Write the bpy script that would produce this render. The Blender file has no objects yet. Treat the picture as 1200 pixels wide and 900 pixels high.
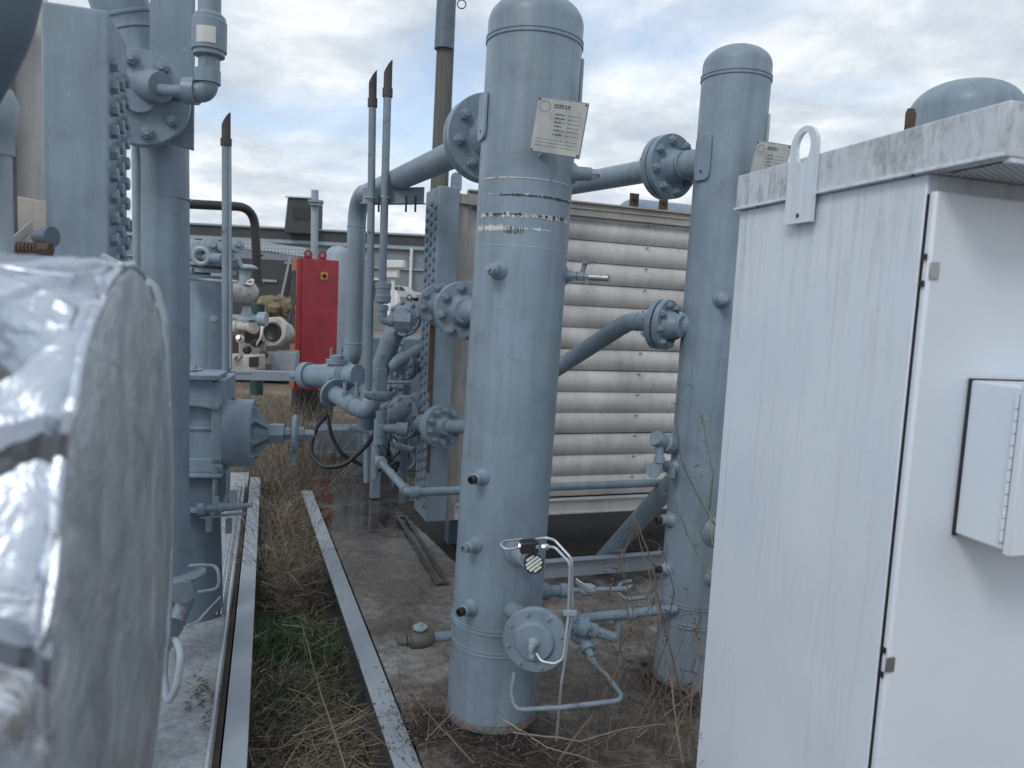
import bpy, math, random
from mathutils import Vector, Matrix, noise as mnoise
from math import sin, cos, pi, radians, atan2
random.seed(7)
V = Vector
sc = bpy.context.scene
COL = sc.collection

# ------------------------------------------------------------------ camera
FPX, PITCH, ROLL = 880.0, radians(5.7), radians(2.9)
EYE = V((0, 0, 1.6))
_f = V((0, cos(PITCH), -sin(PITCH))); _r0 = V((1, 0, 0)); _u0 = V((0, sin(PITCH), cos(PITCH)))
_r = _r0*cos(ROLL) + _u0*sin(ROLL); _u = _u0*cos(ROLL) - _r0*sin(ROLL)
cam_d = bpy.data.cameras.new('camera'); cam = bpy.data.objects.new('camera', cam_d); COL.objects.link(cam)
cam.matrix_world = Matrix(((_r.x, _u.x, -_f.x, EYE.x), (_r.y, _u.y, -_f.y, EYE.y), (_r.z, _u.z, -_f.z, EYE.z), (0, 0, 0, 1)))
cam_d.sensor_width = 36; cam_d.lens = 36*FPX/1200; cam_d.clip_start = 0.02; cam_d.clip_end = 2000
cam_d.dof.use_dof = True; cam_d.dof.focus_distance = 3.4; cam_d.dof.aperture_fstop = 4.2
sc.camera = cam
sc.render.resolution_x = 1024; sc.render.resolution_y = 768

def ray(px, py): return _f + _r*((px-600)/FPX) - _u*((py-450)/FPX)
def P(px, py, Y):                    # point seen at px,py at distance Y in front
    d = ray(px, py); return EYE + d*(Y/d.y)
def PZ(px, py, z):                   # point seen at px,py at height z
    d = ray(px, py); return EYE + d*((z-EYE.z)/d.z)

# ------------------------------------------------------------------ mesh builder
frames = {}
def basis(d, up=V((0, 0, 1))):
    d = d.normalized()
    if abs(d.dot(up)) > .98: up = V((1, 0, 0))
    x = up.cross(d).normalized(); y = d.cross(x)
    return x, y, d

class MB:
    def __init__(s): s.v = []; s.f = []; s.m = []; s.cur = 0
    def face(s, idx): s.f.append(tuple(idx)); s.m.append(s.cur)
    def box(s, c, sx, sy, sz, X=V((1, 0, 0)), Z=V((0, 0, 1))):
        X = X.normalized(); Z = Z.normalized(); Yv = Z.cross(X).normalized(); b = len(s.v)
        for k in (-.5, .5):
            for j in (-.5, .5):
                for i in (-.5, .5): s.v.append(c + X*(i*sx) + Yv*(j*sy) + Z*(k*sz))
        for q in ((0, 2, 3, 1), (4, 5, 7, 6), (0, 1, 5, 4), (2, 6, 7, 3), (0, 4, 6, 2), (1, 3, 7, 5)): s.face([b+i for i in q])
        return s
    def lathe(s, o, d, prof, seg=24, up=V((0, 0, 1)), a0=0):
        x, y, z = basis(d, up); b = len(s.v); n = len(prof)
        for t, r in prof:
            for k in range(seg):
                a = a0 + 2*pi*k/seg; s.v.append(o + z*t + (x*cos(a) + y*sin(a))*r)
        for i in range(n-1):
            for k in range(seg):
                k2 = (k+1) % seg
                s.face([b+i*seg+k, b+i*seg+k2, b+(i+1)*seg+k2, b+(i+1)*seg+k])
        if prof[0][1] > 1e-6: s.face([b+k for k in range(seg)][::-1])
        if prof[-1][1] > 1e-6: s.face([b+(n-1)*seg+k for k in range(seg)])
        return s
    def cyl(s, a, b, r, r2=None, seg=20):
        L = (b-a).length; return s.lathe(a, b-a, [(0, r), (L, r if r2 is None else r2)], seg)
    def tube(s, pts, r, seg=12, caps=True, rads=None):
        n = len(pts); b = len(s.v)
        t0 = (pts[1]-pts[0]).normalized(); x, y, _ = basis(t0)
        for i, p in enumerate(pts):
            if i == 0: t = t0
            elif i == n-1: t = (pts[i]-pts[i-1]).normalized()
            else: t = ((pts[i+1]-pts[i]).normalized() + (pts[i]-pts[i-1]).normalized()).normalized()
            x = (x - t*x.dot(t)).normalized(); y = t.cross(x)
            rr = r if rads is None else rads[i]
            for k in range(seg):
                a = 2*pi*k/seg; s.v.append(p + (x*cos(a) + y*sin(a))*rr)
        for i in range(n-1):
            for k in range(seg):
                k2 = (k+1) % seg; s.face([b+i*seg+k, b+i*seg+k2, b+(i+1)*seg+k2, b+(i+1)*seg+k])
        if caps: s.face([b+k for k in range(seg)][::-1]); s.face([b+(n-1)*seg+k for k in range(seg)])
        return s
    def prism(s, outline, o, X, Yv, th):          # outline 2D, extruded both ways along X x Y
        N = X.cross(Yv).normalized(); b = len(s.v); n = len(outline)
        for k in (-.5, .5):
            for p in outline: s.v.append(o + X*p[0] + Yv*p[1] + N*(k*th))
        s.face([b+i for i in range(n)][::-1]); s.face([b+n+i for i in range(n)])
        for i in range(n):
            j = (i+1) % n; s.face([b+i, b+j, b+n+j, b+n+i])
        return s
    def quad(s, a, b_, c, d):
        b = len(s.v); s.v += [a, b_, c, d]; s.face([b, b+1, b+2, b+3]); return s
    def build(s, name, mat, parent=None, bevel=0, ang=38, flat=False):
        F = frames.get(parent.name, Matrix()) if parent else None
        if parent is None:
            xs = [p.x for p in s.v]; ys = [p.y for p in s.v]; zs = [p.z for p in s.v]
            F = Matrix.Translation(V(((min(xs)+max(xs))/2, (min(ys)+max(ys))/2, min(zs))))
        inv = F.inverted(); me = bpy.data.meshes.new(name)
        me.from_pydata([tuple(inv @ p) for p in s.v], [], s.f)
        mats = mat if isinstance(mat, (list, tuple)) else [mat]
        for m in mats: me.materials.append(m)
        if len(mats) > 1: me.polygons.foreach_set('material_index', s.m)
        me.update()
        if not flat:
            me.polygons.foreach_set('use_smooth', [True]*len(me.polygons)); me.set_sharp_from_angle(angle=radians(ang))
        o = bpy.data.objects.new(name, me); COL.objects.link(o)
        if parent: o.parent = parent; frames[o.name] = F
        else: o.matrix_world = F; frames[o.name] = F
        if bevel:
            bm_ = o.modifiers.new('bevel', 'BEVEL'); bm_.width = bevel; bm_.segments = 2; bm_.limit_method = 'ANGLE'; bm_.angle_limit = radians(40); bm_.harden_normals = False
        return o

def tag(o, label=None, cat=None, group=None, kind=None):
    if label: o['label'] = label
    if cat: o['category'] = cat
    if group: o['group'] = group
    if kind: o['kind'] = kind
    return o
def thing(name, label, cat, loc, group=None, rot=None):
    o = bpy.data.objects.new(name, None); COL.objects.link(o); o.empty_display_size = .1
    M = Matrix.Translation(loc) @ (rot if rot else Matrix()); o.matrix_world = M; frames[o.name] = M
    return tag(o, label, cat, group)

def fillet(pts, R, n=6):
    out = [pts[0]]
    for i in range(1, len(pts)-1):
        p = pts[i]; a = (pts[i-1]-p); b = (pts[i+1]-p); la, lb = a.length, b.length; a.normalize(); b.normalize()
        ang = a.angle(b); 
        if ang > pi-.05: out.append(p); continue
        t = min(R/math.tan(ang/2), la*.48, lb*.48)
        for k in range(n+1):
            s = k/n; q0 = p + a*t; q1 = p + b*t
            out.append(q0*(1-s)**2 + p*2*s*(1-s) + q1*s**2)
    out.append(pts[-1]); return out

# ------------------------------------------------------------------ materials
def newmat(name):
    m = bpy.data.materials.new(name); m.use_nodes = True; nt = m.node_tree; nt.nodes.clear()
    out = nt.nodes.new('ShaderNodeOutputMaterial'); b = nt.nodes.new('ShaderNodeBsdfPrincipled'); nt.links.new(b.outputs[0], out.inputs[0])
    return m, nt, b
def N(nt, t, **kw):
    n = nt.nodes.new(t)
    for k, v in kw.items():
        if k in n.inputs: n.inputs[k].default_value = v
        else: setattr(n, k, v)
    return n
def ramp(nt, fac, stops):
    r = nt.nodes.new('ShaderNodeValToRGB'); e = r.color_ramp.elements
    while len(e) < len(stops): e.new(.5)
    for i, (p, c) in enumerate(stops):
        e[i].position = p; e[i].color = (c, c, c, 1) if isinstance(c, (int, float)) else (*c, 1)
    nt.links.new(fac, r.inputs[0]); return r.outputs[0]
def coord(nt, scale=(1, 1, 1), kind='Object'):
    t = nt.nodes.new('ShaderNodeTexCoord'); m = nt.nodes.new('ShaderNodeMapping'); m.inputs['Scale'].default_value = scale
    nt.links.new(t.outputs[kind], m.inputs[0]); return m.outputs[0]
def noise(nt, co, scale, detail=4, rough=.55, dist=0):
    n = N(nt, 'ShaderNodeTexNoise', Scale=scale, Detail=detail, Roughness=rough, Distortion=dist); nt.links.new(co, n.inputs['Vector']); return n.outputs['Fac']
def mix(nt, fac, a, b, bt='MIX'):
    m = nt.nodes.new('ShaderNodeMix'); m.data_type = 'RGBA'; m.blend_type = bt
    for s, v in ((m.inputs[0], fac), (m.inputs[6], a), (m.inputs[7], b)):
        if isinstance(v, (int, float)): s.default_value = v
        elif isinstance(v, tuple): s.default_value = (*v, 1)
        else: nt.links.new(v, s)
    return m.outputs[2]
def bump(nt, b, h, strength=.3, dist=.01):
    n = N(nt, 'ShaderNodeBump', Strength=strength, Distance=dist); nt.links.new(h, n.inputs['Height']); nt.links.new(n.outputs[0], b.inputs['Normal'])

def paint(name, col, rough=.42, var=.12, streak=.25, rust=0.0, dirt=.25, metal=0.0, bmp=.12, drop=(.55, .5, .45), chips=0.0):
    m, nt, b = newmat(name)
    co = coord(nt); c2 = coord(nt, (14, 14, .8)); 
    n1 = noise(nt, co, 3.5, 5, .6); n2 = noise(nt, c2, 1.6, 5, .65); n3 = noise(nt, co, 60, 3, .6); n4 = noise(nt, co, 9, 6, .7)
    lo = tuple(x*(1-var*1.6) for x in col); hi = tuple(min(x*(1+var), .95) for x in col)
    c = mix(nt, ramp(nt, n1, [(.3, 0), (.7, 1)]), lo, hi)
    c = mix(nt, ramp(nt, n2, [(.45, 0), (.8, streak)]), c, tuple(x*y for x, y in zip(col, drop)))
    c = mix(nt, ramp(nt, n4, [(.55, 0), (.78, dirt)]), c, tuple(x*y*.8 for x, y in zip(col, drop)))
    if chips:
        nc = noise(nt, co, 34, 3, .5)
        c = mix(nt, ramp(nt, nc, [(.74, 0), (.76, chips)]), c, tuple(min(1, x*1.9) for x in col))
    if rust:
        nr = noise(nt, co, 17, 6, .75); c = mix(nt, ramp(nt, nr, [(.66-rust*.25, 0), (.74-rust*.25, .9)]), c, (.11, .05, .025))
    nt.links.new(c, b.inputs['Base Color'])
    r = ramp(nt, n4, [(.3, rough-.08), (.75, min(1, rough+.2))]); nt.links.new(r, b.inputs['Roughness'])
    b.inputs['Metallic'].default_value = metal
    if bmp: bump(nt, b, mix(nt, .5, n3, n4), bmp, .004)
    return m
BLUE = paint('blue_grey_paint', (.222, .290, .355), .40, .13, .5, 0, .4, chips=.35, bmp=.2)
BLUE_WORN = paint('worn_blue_grey_paint', (.20, .255, .305), .45, .14, .45, .28, .4)
BLUE_LIGHT = paint('pale_blue_paint', (.30, .365, .415), .42, .1, .3, .1)
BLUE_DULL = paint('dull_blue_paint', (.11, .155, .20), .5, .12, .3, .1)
GREYBEAM = paint('grey_beam_paint', (.29, .335, .385), .5, .07, .05, .0, .12)
SHADEDIRT = paint('shade_and_dirt_steel', (.07, .068, .065), .8, .2, .4, .2, .4)  # shade under the beams' top flanges put into the colour, along with dirt
ALU = paint('weathered_aluminium', (.57, .56, .545), .45, .14, .4, 0, .35, metal=.25, drop=(.5, .47, .42))
ALU_BROWN = paint('stained_aluminium_channel', (.38, .36, .335), .5, .16, .4, .05, .4, metal=.3)
STEEL = paint('bare_steel', (.42, .42, .42), .33, .12, .2, .05, .3, metal=.9)
TUBING = paint('bright_tubing', (.5, .54, .58), .3, .08, .1, 0, .2, metal=.6)
RUSTY = paint('rusty_steel', (.095, .065, .05), .8, .3, .4, .2, .4, drop=(.5, .5, .5), bmp=.5)
VALVEM = paint('tarnished_valve_body', (.14, .135, .125), .5, .25, .4, .2, .5, metal=.3)
BASEG = paint('rusting_base_weld', (.15, .155, .16), .7, .3, .5, .6, .6)
TIPC = paint('sooty_rusty_tip', (.075, .07, .068), .8, .25, .4, .1, .5)
BLACKPIPE = paint('dark_brown_painted_steel', (.035, .033, .034), .45, .2, .3, .2)
BLACK = paint('black_rubber', (.018, .02, .023), .45, .2, .2)
BLACKPL = paint('black_plastic', (.02, .02, .022), .4, .1, .1)
RED = paint('red_paint', (.31, .032, .048), .4, .14, .35, 0, .35, drop=(.6, .7, .7))
ORANGE = paint('faded_orange_edge', (.34, .13, .07), .5, .12, .3)
CREAM = paint('cream_engine_paint', (.48, .46, .44), .6, .25, .6, .25, .7, bmp=.6)
WHITEP = paint('white_enamel', (.72, .73, .74), .4, .06, .2)
GREENP = paint('dark_green_paint', (.02, .06, .055), .5, .2, .3)
YELLOW = paint('yellow_plate', (.5, .3, .05), .4, .1, .1)
LABELW = paint('aged_white_label', (.62, .63, .60), .5, .12, .4, .12, .5)
INK = paint('faded_black_ink', (.05, .05, .06), .6, .2, .1)
PLATE = paint('weathered_nameplate', (.40, .41, .40), .45, .2, .6, .0, .7, metal=.25, drop=(.5, .5, .5))

def cabinet_mat():
    m, nt, b = newmat('white_cabinet_paint')
    co = coord(nt); cs = coord(nt, (30, 30, 1.6)); cf = coord(nt, (95, 95, 7)); cg = coord(nt, (9, 9, 2.2))
    n1 = noise(nt, co, 2.5, 4); s1 = noise(nt, cs, 1.3, 6, .7, .6); s2 = noise(nt, cf, 1.0, 4, .6); n4 = noise(nt, co, 34, 6, .75); n5 = noise(nt, cg, 1.0, 5, .6)
    c = mix(nt, ramp(nt, n1, [(.3, 0), (.7, 1)]), (.60, .66, .745), (.68, .735, .81))
    k = mix(nt, 1.0, ramp(nt, s1, [(.5, 0), (.78, .5)]), ramp(nt, n5, [(.42, 0), (.66, 1)]), 'MULTIPLY')
    c = mix(nt, k, c, (.36, .37, .38))
    c = mix(nt, ramp(nt, s2, [(.55, 0), (.85, .16)]), c, (.38, .40, .42))
    tz = nt.nodes.new('ShaderNodeTexCoord'); sz = nt.nodes.new('ShaderNodeSeparateXYZ'); nt.links.new(tz.outputs['Object'], sz.inputs[0])
    mz = nt.nodes.new('ShaderNodeMapRange'); nt.links.new(sz.outputs[2], mz.inputs[0]); mz.inputs[1].default_value = 1.45; mz.inputs[2].default_value = 1.9
    kz = mix(nt, 1.0, mz.outputs[0], mix(nt, 1.0, ramp(nt, s1, [(.46, 0), (.70, .5)]), ramp(nt, n4, [(.38, .4), (.6, 1)]), 'MULTIPLY'), 'MULTIPLY')
    c = mix(nt, kz, c, (.24, .26, .26))
    c = mix(nt, ramp(nt, n4, [(.60, 0), (.72, .22)]), c, (.30, .30, .28))
    nt.links.new(c, b.inputs['Base Color']); b.inputs['Roughness'].default_value = .42
    bump(nt, b, noise(nt, co, 90, 2), .06, .003); return m
CAB = cabinet_mat()
def door_mat():
    m, nt, b = newmat('white_door_paint')
    co = coord(nt); n1 = noise(nt, co, 2, 4); n4 = noise(nt, co, 40, 6, .8)
    c = mix(nt, ramp(nt, n1, [(.3, 0), (.7, 1)]), (.62, .68, .755), (.70, .75, .815))
    c = mix(nt, ramp(nt, n4, [(.68, 0), (.76, .25)]), c, (.32, .3, .28))
    nt.links.new(c, b.inputs['Base Color']); b.inputs['Roughness'].default_value = .36
    bump(nt, b, noise(nt, co, 140, 2), .05, .002); return m
DOOR = door_mat()
def mildew_mat():
    m, nt, b = newmat('mildewed_white_paint')
    co = coord(nt); cs = coord(nt, (34, 34, 9)); s1 = noise(nt, cs, 1.1, 7, .72, .5); n1 = noise(nt, co, 4.5, 5, .65, .6); n4 = noise(nt, co, 75, 5, .8); n2 = noise(nt, co, 19, 5, .7)
    c = mix(nt, n1, (.52, .57, .62), (.62, .66, .71))
    k = mix(nt, 1.0, ramp(nt, s1, [(.40, 0), (.66, 1)]), ramp(nt, n1, [(.40, .1), (.58, 1)]), 'MULTIPLY')
    k = mix(nt, 1.0, k, ramp(nt, n4, [(.36, .35), (.58, 1)]), 'MULTIPLY')
    c = mix(nt, mix(nt, 1.0, k, (.85, .85, .85), 'MULTIPLY'), c, (.10, .125, .13))
    c = mix(nt, ramp(nt, n2, [(.52, 0), (.70, .35)]), c, (.22, .24, .24))
    nt.links.new(c, b.inputs['Base Color']); b.inputs['Roughness'].default_value = .6; return m
MILDEW = mildew_mat()
def perf_mat(name, col, scale, r=.3):
    m, nt, b = newmat(name)
    co = coord(nt, (scale, scale, scale)); v = N(nt, 'ShaderNodeTexVoronoi', Scale=1.0, Randomness=0.0); nt.links.new(co, v.inputs['Vector'])
    c = mix(nt, ramp(nt, v.outputs['Distance'], [(r, 1), (r+.04, 0)]), col, (.01, .01, .012))
    nt.links.new(c, b.inputs['Base Color']); b.inputs['Roughness'].default_value = .5; return m
SOFFIT = perf_mat('perforated_white_sheet', (.6, .62, .66), 62)
PERFBLUE = perf_mat('perforated_grey_sheet', (.36, .42, .47), 18, .32)
def foil_mat():
    m, nt, b = newmat('crinkled_foil')
    co = coord(nt, (1, 1, 1)); n1 = noise(nt, co, 5, 3, .5, 1.2); n2 = noise(nt, co, 14, 4, .6, 1.0)
    v = N(nt, 'ShaderNodeTexVoronoi', Scale=7.0, feature='DISTANCE_TO_EDGE'); nt.links.new(co, v.inputs['Vector'])
    h = mix(nt, .55, mix(nt, .4, n1, n2), ramp(nt, v.outputs['Distance'], [(0, 1), (.09, 0)]))
    b.inputs['Metallic'].default_value = 1; b.inputs['Base Color'].default_value = (.56, .61, .69, 1); b.inputs['Roughness'].default_value = .38
    bump(nt, b, h, 1.0, .06); return m
FOIL = foil_mat()
def foilcap_mat():
    m, nt, b = newmat('dull_foil_end')
    co = coord(nt, (1, 1, 1)); n1 = noise(nt, co, 4, 4, .6, .5); n2 = noise(nt, co, 11, 7, .7, 1.2); n9 = noise(nt, co, 30, 4, .6)
    c = mix(nt, ramp(nt, n2, [(.36, 0), (.62, 1)]), (.36, .40, .43), (.58, .62, .65)); c = mix(nt, ramp(nt, n9, [(.6, 0), (.72, .3)]), c, (.8, .83, .86))
    nt.links.new(c, b.inputs['Base Color']); b.inputs['Metallic'].default_value = .7; b.inputs['Roughness'].default_value = .36
    bump(nt, b, mix(nt, .5, n1, n2), .8, .03); return m
FOILCAP = foilcap_mat()
def ground_mat(name, stops, scale, rough=.9, b_=.5, rr=None, spots=None):
    m, nt, b = newmat(name)
    co = coord(nt, kind='Object'); n1 = noise(nt, co, scale, 8, .65, .3); n2 = noise(nt, co, scale*14, 6, .7); n3 = noise(nt, co, scale*60, 3, .6)
    c = ramp(nt, n1, stops); c = mix(nt, .6, c, ramp(nt, n2, [(.3, .2), (.7, .8)]), 'OVERLAY')
    if spots: c = mix(nt, ramp(nt, n3, [(.6, 0), (.68, .65)]), c, spots)
    nt.links.new(c, b.inputs['Base Color'])
    if rr: nt.links.new(ramp(nt, n1, rr), b.inputs['Roughness'])
    else: b.inputs['Roughness'].default_value = rough
    bump(nt, b, n2, b_, .01); return m
EARTH = ground_mat('dry_earth', [(.3, (.09, .07, .05)), (.5, (.16, .125, .09)), (.7, (.24, .20, .15))], .8, spots=(.05, .045, .035))
COOLERSHADE = ground_mat('cooler_shade_black', [(.3, (.006, .006, .006)), (.7, (.018, .017, .016))], 2, .95, .6)  # darkness of the shaded gap below the cooler, painted as near black
GRAVEL = ground_mat('dark_gravel', [(.3, (.075, .075, .073)), (.7, (.14, .138, .13))], .5)
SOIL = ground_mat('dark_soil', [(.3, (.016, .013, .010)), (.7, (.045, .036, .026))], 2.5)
def deck_mat():
    m, nt, b = newmat('dirty_brown_deck')
    co = coord(nt); n1 = noise(nt, co, 1.7, 9, .68, .4); n2 = noise(nt, co, 22, 6, .7); n3 = noise(nt, co, 85, 3, .65); n6 = noise(nt, co, 6, 7, .7, .5)
    c = ramp(nt, n1, [(.34, (.045, .042, .040)), (.43, (.10, .086, .075)), (.50, (.15, .128, .110)), (.57, (.19, .18, .17)), (.68, (.27, .265, .26))])
    c = mix(nt, .7, c, ramp(nt, n2, [(.3, .15), (.7, .85)]), 'OVERLAY'); c = mix(nt, ramp(nt, n6, [(.52, 0), (.66, .6)]), c, (.045, .036, .03))
    c = mix(nt, ramp(nt, n3, [(.60, 0), (.66, .7)]), c, (.035, .028, .024)); c = mix(nt, ramp(nt, n3, [(.30, .5), (.36, 0)]), c, (.30, .29, .27))
    g = N(nt, 'ShaderNodeNewGeometry'); last = None
    for (q, rad) in WET:
        vm = nt.nodes.new('ShaderNodeVectorMath'); vm.operation = 'DISTANCE'; nt.links.new(g.outputs['Position'], vm.inputs[0]); vm.inputs[1].default_value = q
        mm = nt.nodes.new('ShaderNodeMath'); mm.operation = 'DIVIDE'; nt.links.new(vm.outputs['Value'], mm.inputs[0]); mm.inputs[1].default_value = rad
        sb = nt.nodes.new('ShaderNodeMath'); sb.operation = 'SUBTRACT'; sb.inputs[0].default_value = 1.0; nt.links.new(mm.outputs[0], sb.inputs[1])
        if last is None: last = sb.outputs[0]
        else:
            mx = nt.nodes.new('ShaderNodeMath'); mx.operation = 'MAXIMUM'; nt.links.new(last, mx.inputs[0]); nt.links.new(sb.outputs[0], mx.inputs[1]); last = mx.outputs[0]
    ad = nt.nodes.new('ShaderNodeMath'); ad.operation = 'MULTIPLY_ADD'; nt.links.new(n6, ad.inputs[0]); ad.inputs[1].default_value = 1.5; nt.links.new(last, ad.inputs[2])
    ad2 = nt.nodes.new('ShaderNodeMath'); ad2.operation = 'MULTIPLY_ADD'; nt.links.new(n1, ad2.inputs[0]); ad2.inputs[1].default_value = 1.2; nt.links.new(ad.outputs[0], ad2.inputs[2])
    wet = ramp(nt, ad2.outputs[0], [(0, 0), (1, 1)]); 
    mr = nt.nodes.new('ShaderNodeMapRange'); nt.links.new(ad2.outputs[0], mr.inputs[0]); mr.inputs[1].default_value = 1.45; mr.inputs[2].default_value = 1.75
    mp = nt.nodes.new('ShaderNodeMapRange'); nt.links.new(ad2.outputs[0], mp.inputs[0]); mp.inputs[1].default_value = 1.84; mp.inputs[2].default_value = 1.90
    c = mix(nt, mr.outputs[0], c, mix(nt, 1.0, c, (.30, .28, .27), 'MULTIPLY'))
    nt.links.new(c, b.inputs['Base Color'])
    r1 = mix(nt, mr.outputs[0], ramp(nt, n1, [(.38, .35), (.6, .75)]), (.22, .22, .22)); r2 = mix(nt, mp.outputs[0], r1, (.03, .03, .03)); nt.links.new(r2, b.inputs['Roughness'])
    bp = N(nt, 'ShaderNodeBump', Distance=.01); nt.links.new(n2, bp.inputs['Height']); 
    sm = nt.nodes.new('ShaderNodeMath'); sm.operation = 'MULTIPLY_ADD'; nt.links.new(mp.outputs[0], sm.inputs[0]); sm.inputs[1].default_value = -.58; sm.inputs[2].default_value = .6; nt.links.new(sm.outputs[0], bp.inputs['Strength']); nt.links.new(bp.outputs[0], b.inputs['Normal']); return m
WET = [(tuple(PZ(418, 605, 0)), .75), (tuple(PZ(400, 575, 0)), .9), (tuple(PZ(505, 850, 0)), .22), (tuple(PZ(600, 870, 0)), .35), (tuple(PZ(800, 800, 0)), .35), (tuple(PZ(660, 640, 0)), .8)]
DECKR = deck_mat()
DECKL = ground_mat('speckled_grey_deck', [(.3, (.24, .265, .29)), (.7, (.33, .36, .385))], 1.6, .6, .25, spots=(.13, .14, .15))
def water_mat():
    m, nt, b = newmat('standing_water'); b.inputs['Base Color'].default_value = (.03, .028, .026, 1)
    co = coord(nt); b.inputs['Roughness'].default_value = .04; bump(nt, b, noise(nt, co, 9, 3), .06, .01); return m
WATER = water_mat()
def leafmat(name, a, b_, rough=.7):
    m, nt, b = newmat(name); co = coord(nt); n = noise(nt, co, 11, 3)
    g = N(nt, 'ShaderNodeNewGeometry')
    c = mix(nt, g.outputs['Random Per Island'], a, b_); c = mix(nt, .4, c, ramp(nt, n, [(.3, .2), (.7, .8)]), 'OVERLAY')
    nt.links.new(c, b.inputs['Base Color']); b.inputs['Roughness'].default_value = rough; return m
STRAW = leafmat('dry_straw', (.13, .11, .085), (.38, .33, .255))
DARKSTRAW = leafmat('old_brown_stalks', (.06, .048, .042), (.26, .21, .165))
GREEN = leafmat('grass_blades', (.035, .09, .035), (.09, .19, .07))
VINE = leafmat('vine_leaves', (.12, .15, .09), (.26, .29, .19))
DEADLEAF = leafmat('dead_leaves', (.04, .03, .025), (.16, .12, .09))
def wood_mat():
    m, nt, b = newmat('weathered_pole_wood'); co = coord(nt, (30, 30, 1.2)); n = noise(nt, co, 1, 6, .7)
    nt.links.new(ramp(nt, n, [(.3, (.055, .06, .055)), (.7, (.17, .18, .16))]), b.inputs['Base Color']); b.inputs['Roughness'].default_value = .85; bump(nt, b, n, .5, .02); return m
WOOD = wood_mat()
def siding_mat(name, c0, c1, per):
    m, nt, b = newmat(name); co = coord(nt, (1, 1, 1)); w = N(nt, 'ShaderNodeTexWave', Scale=per, bands_direction='Z', wave_profile='SAW'); nt.links.new(co, w.inputs['Vector'])
    n = noise(nt, co, .7, 5); c = mix(nt, n, c0, c1); nt.links.new(c, b.inputs['Base Color']); b.inputs['Roughness'].default_value = .6
    bump(nt, b, w.outputs['Fac'], .7, .04); return m
SIDING = siding_mat('grey_blue_siding', (.19, .22, .25), (.27, .30, .33), 1.6)
SIDING_D = siding_mat('dark_roof_fascia', (.06, .063, .066), (.10, .105, .11), 3)
DARKWALL = siding_mat('charcoal_cladding', (.05, .055, .06), (.085, .09, .095), 2)
def glass_mat():
    m, nt, b = newmat('dark_glass'); b.inputs['Base Color'].default_value = (.03, .04, .05, 1); b.inputs['Roughness'].default_value = .06
    b.inputs['Metallic'].default_value = .2; return m
GLASS = glass_mat()

# ------------------------------------------------------------------ shared bolt
def bolt_mesh(mat, name):
    mb = MB(); o = V((0, 0, 0)); z = V((0, 0, 1))
    mb.lathe(o, z, [(0, 1.28), (.08, 1.28)], 16)
    mb.lathe(V((0, 0, .08)), z, [(0, 1.0), (.72, 1.0), (.86, .88)], 6)
    mb.lathe(V((0, 0, .9)), z, [(0, .56), (.42, .56), (.52, .45)], 12)
    ob = mb.build(name, mat, None); me = ob.data; bpy.data.objects.remove(ob)
    # origin was moved to base centre, which is the world origin here
    return me
def plug_mesh(mat):
    mb = MB(); o = V((0, 0, 0)); z = V((0, 0, 1)); mb.lathe(o, z, [(0, 1.12), (.12, 1.12)], 18); mb.lathe(V((0, 0, .12)), z, [(0, .98), (.62, .98), (.76, .80)], 6)
    ob = mb.build('plug', mat, None); me = ob.data; bpy.data.objects.remove(ob); return me
PLUG = plug_mesh(BLUE)
BOLT = bolt_mesh(BLUE, 'bolt'); BOLT_R = bolt_mesh(RUSTY, 'bolt')
def bolt(parent, p, d, r, me=None, name='bolt', rnd=True):
    me = me or BOLT; o = bpy.data.objects.new(name, me); COL.objects.link(o); o.parent = parent
    x, y, z = basis(d); a = random.random()*pi if rnd else 0
    x2 = x*cos(a)+y*sin(a); y2 = z.cross(x2)
    W = Matrix(((x2.x*r, y2.x*r, z.x*r, p.x), (x2.y*r, y2.y*r, z.y*r, p.y), (x2.z*r, y2.z*r, z.z*r, p.z), (0, 0, 0, 1)))
    o.matrix_local = frames[parent.name].inverted() @ W; frames[o.name] = frames[parent.name]; return o

def flange(parent, c, d, R, th, rp, n=8, rb=.014, neck=.07, back=True, mat=None, front=False, a0=.2, me=None, blind=False):
    """disc starting at c growing along d (away from the joint), welding neck to pipe radius rp; nuts on the d side"""
    mat = mat or BLUE; d = d.normalized(); mb = MB()
    if blind: prof = [(0, R*.98), (.003, R), (th-.004, R), (th, R-.004)]
    else: prof = [(-.003, R*.5), (0, R*.55), (0, R-.002), (.003, R), (th-.003, R), (th, R-.003), (th, rp*1.45), (th+neck*.3, rp*1.3), (th+neck, rp*1.03), (th+neck+.004, rp*1.06), (th+neck+.012, rp*1.06), (th+neck+.016, rp)]
    mb.lathe(c, d, prof, 40)
    f = mb.build('flange', mat, parent, ang=30)
    x, y, _ = basis(d); rc = (R + rp*1.45)/2 if not blind else R*.78
    for k in range(n):
        a = a0 + 2*pi*k/n; q = c + (x*cos(a)+y*sin(a))*rc
        if back: bolt(f, q + d*th, d, rb, me)
        if front: bolt(f, q, -d, rb, me)
    return f
def joint(parent, c, d, R, th, rp, **kw):      # pair of flanges centred on c
    d = d.normalized()
    flange(parent, c + d*.004, d, R, th, rp, **kw); flange(parent, c - d*.004, -d, R, th, rp, **kw)

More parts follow.
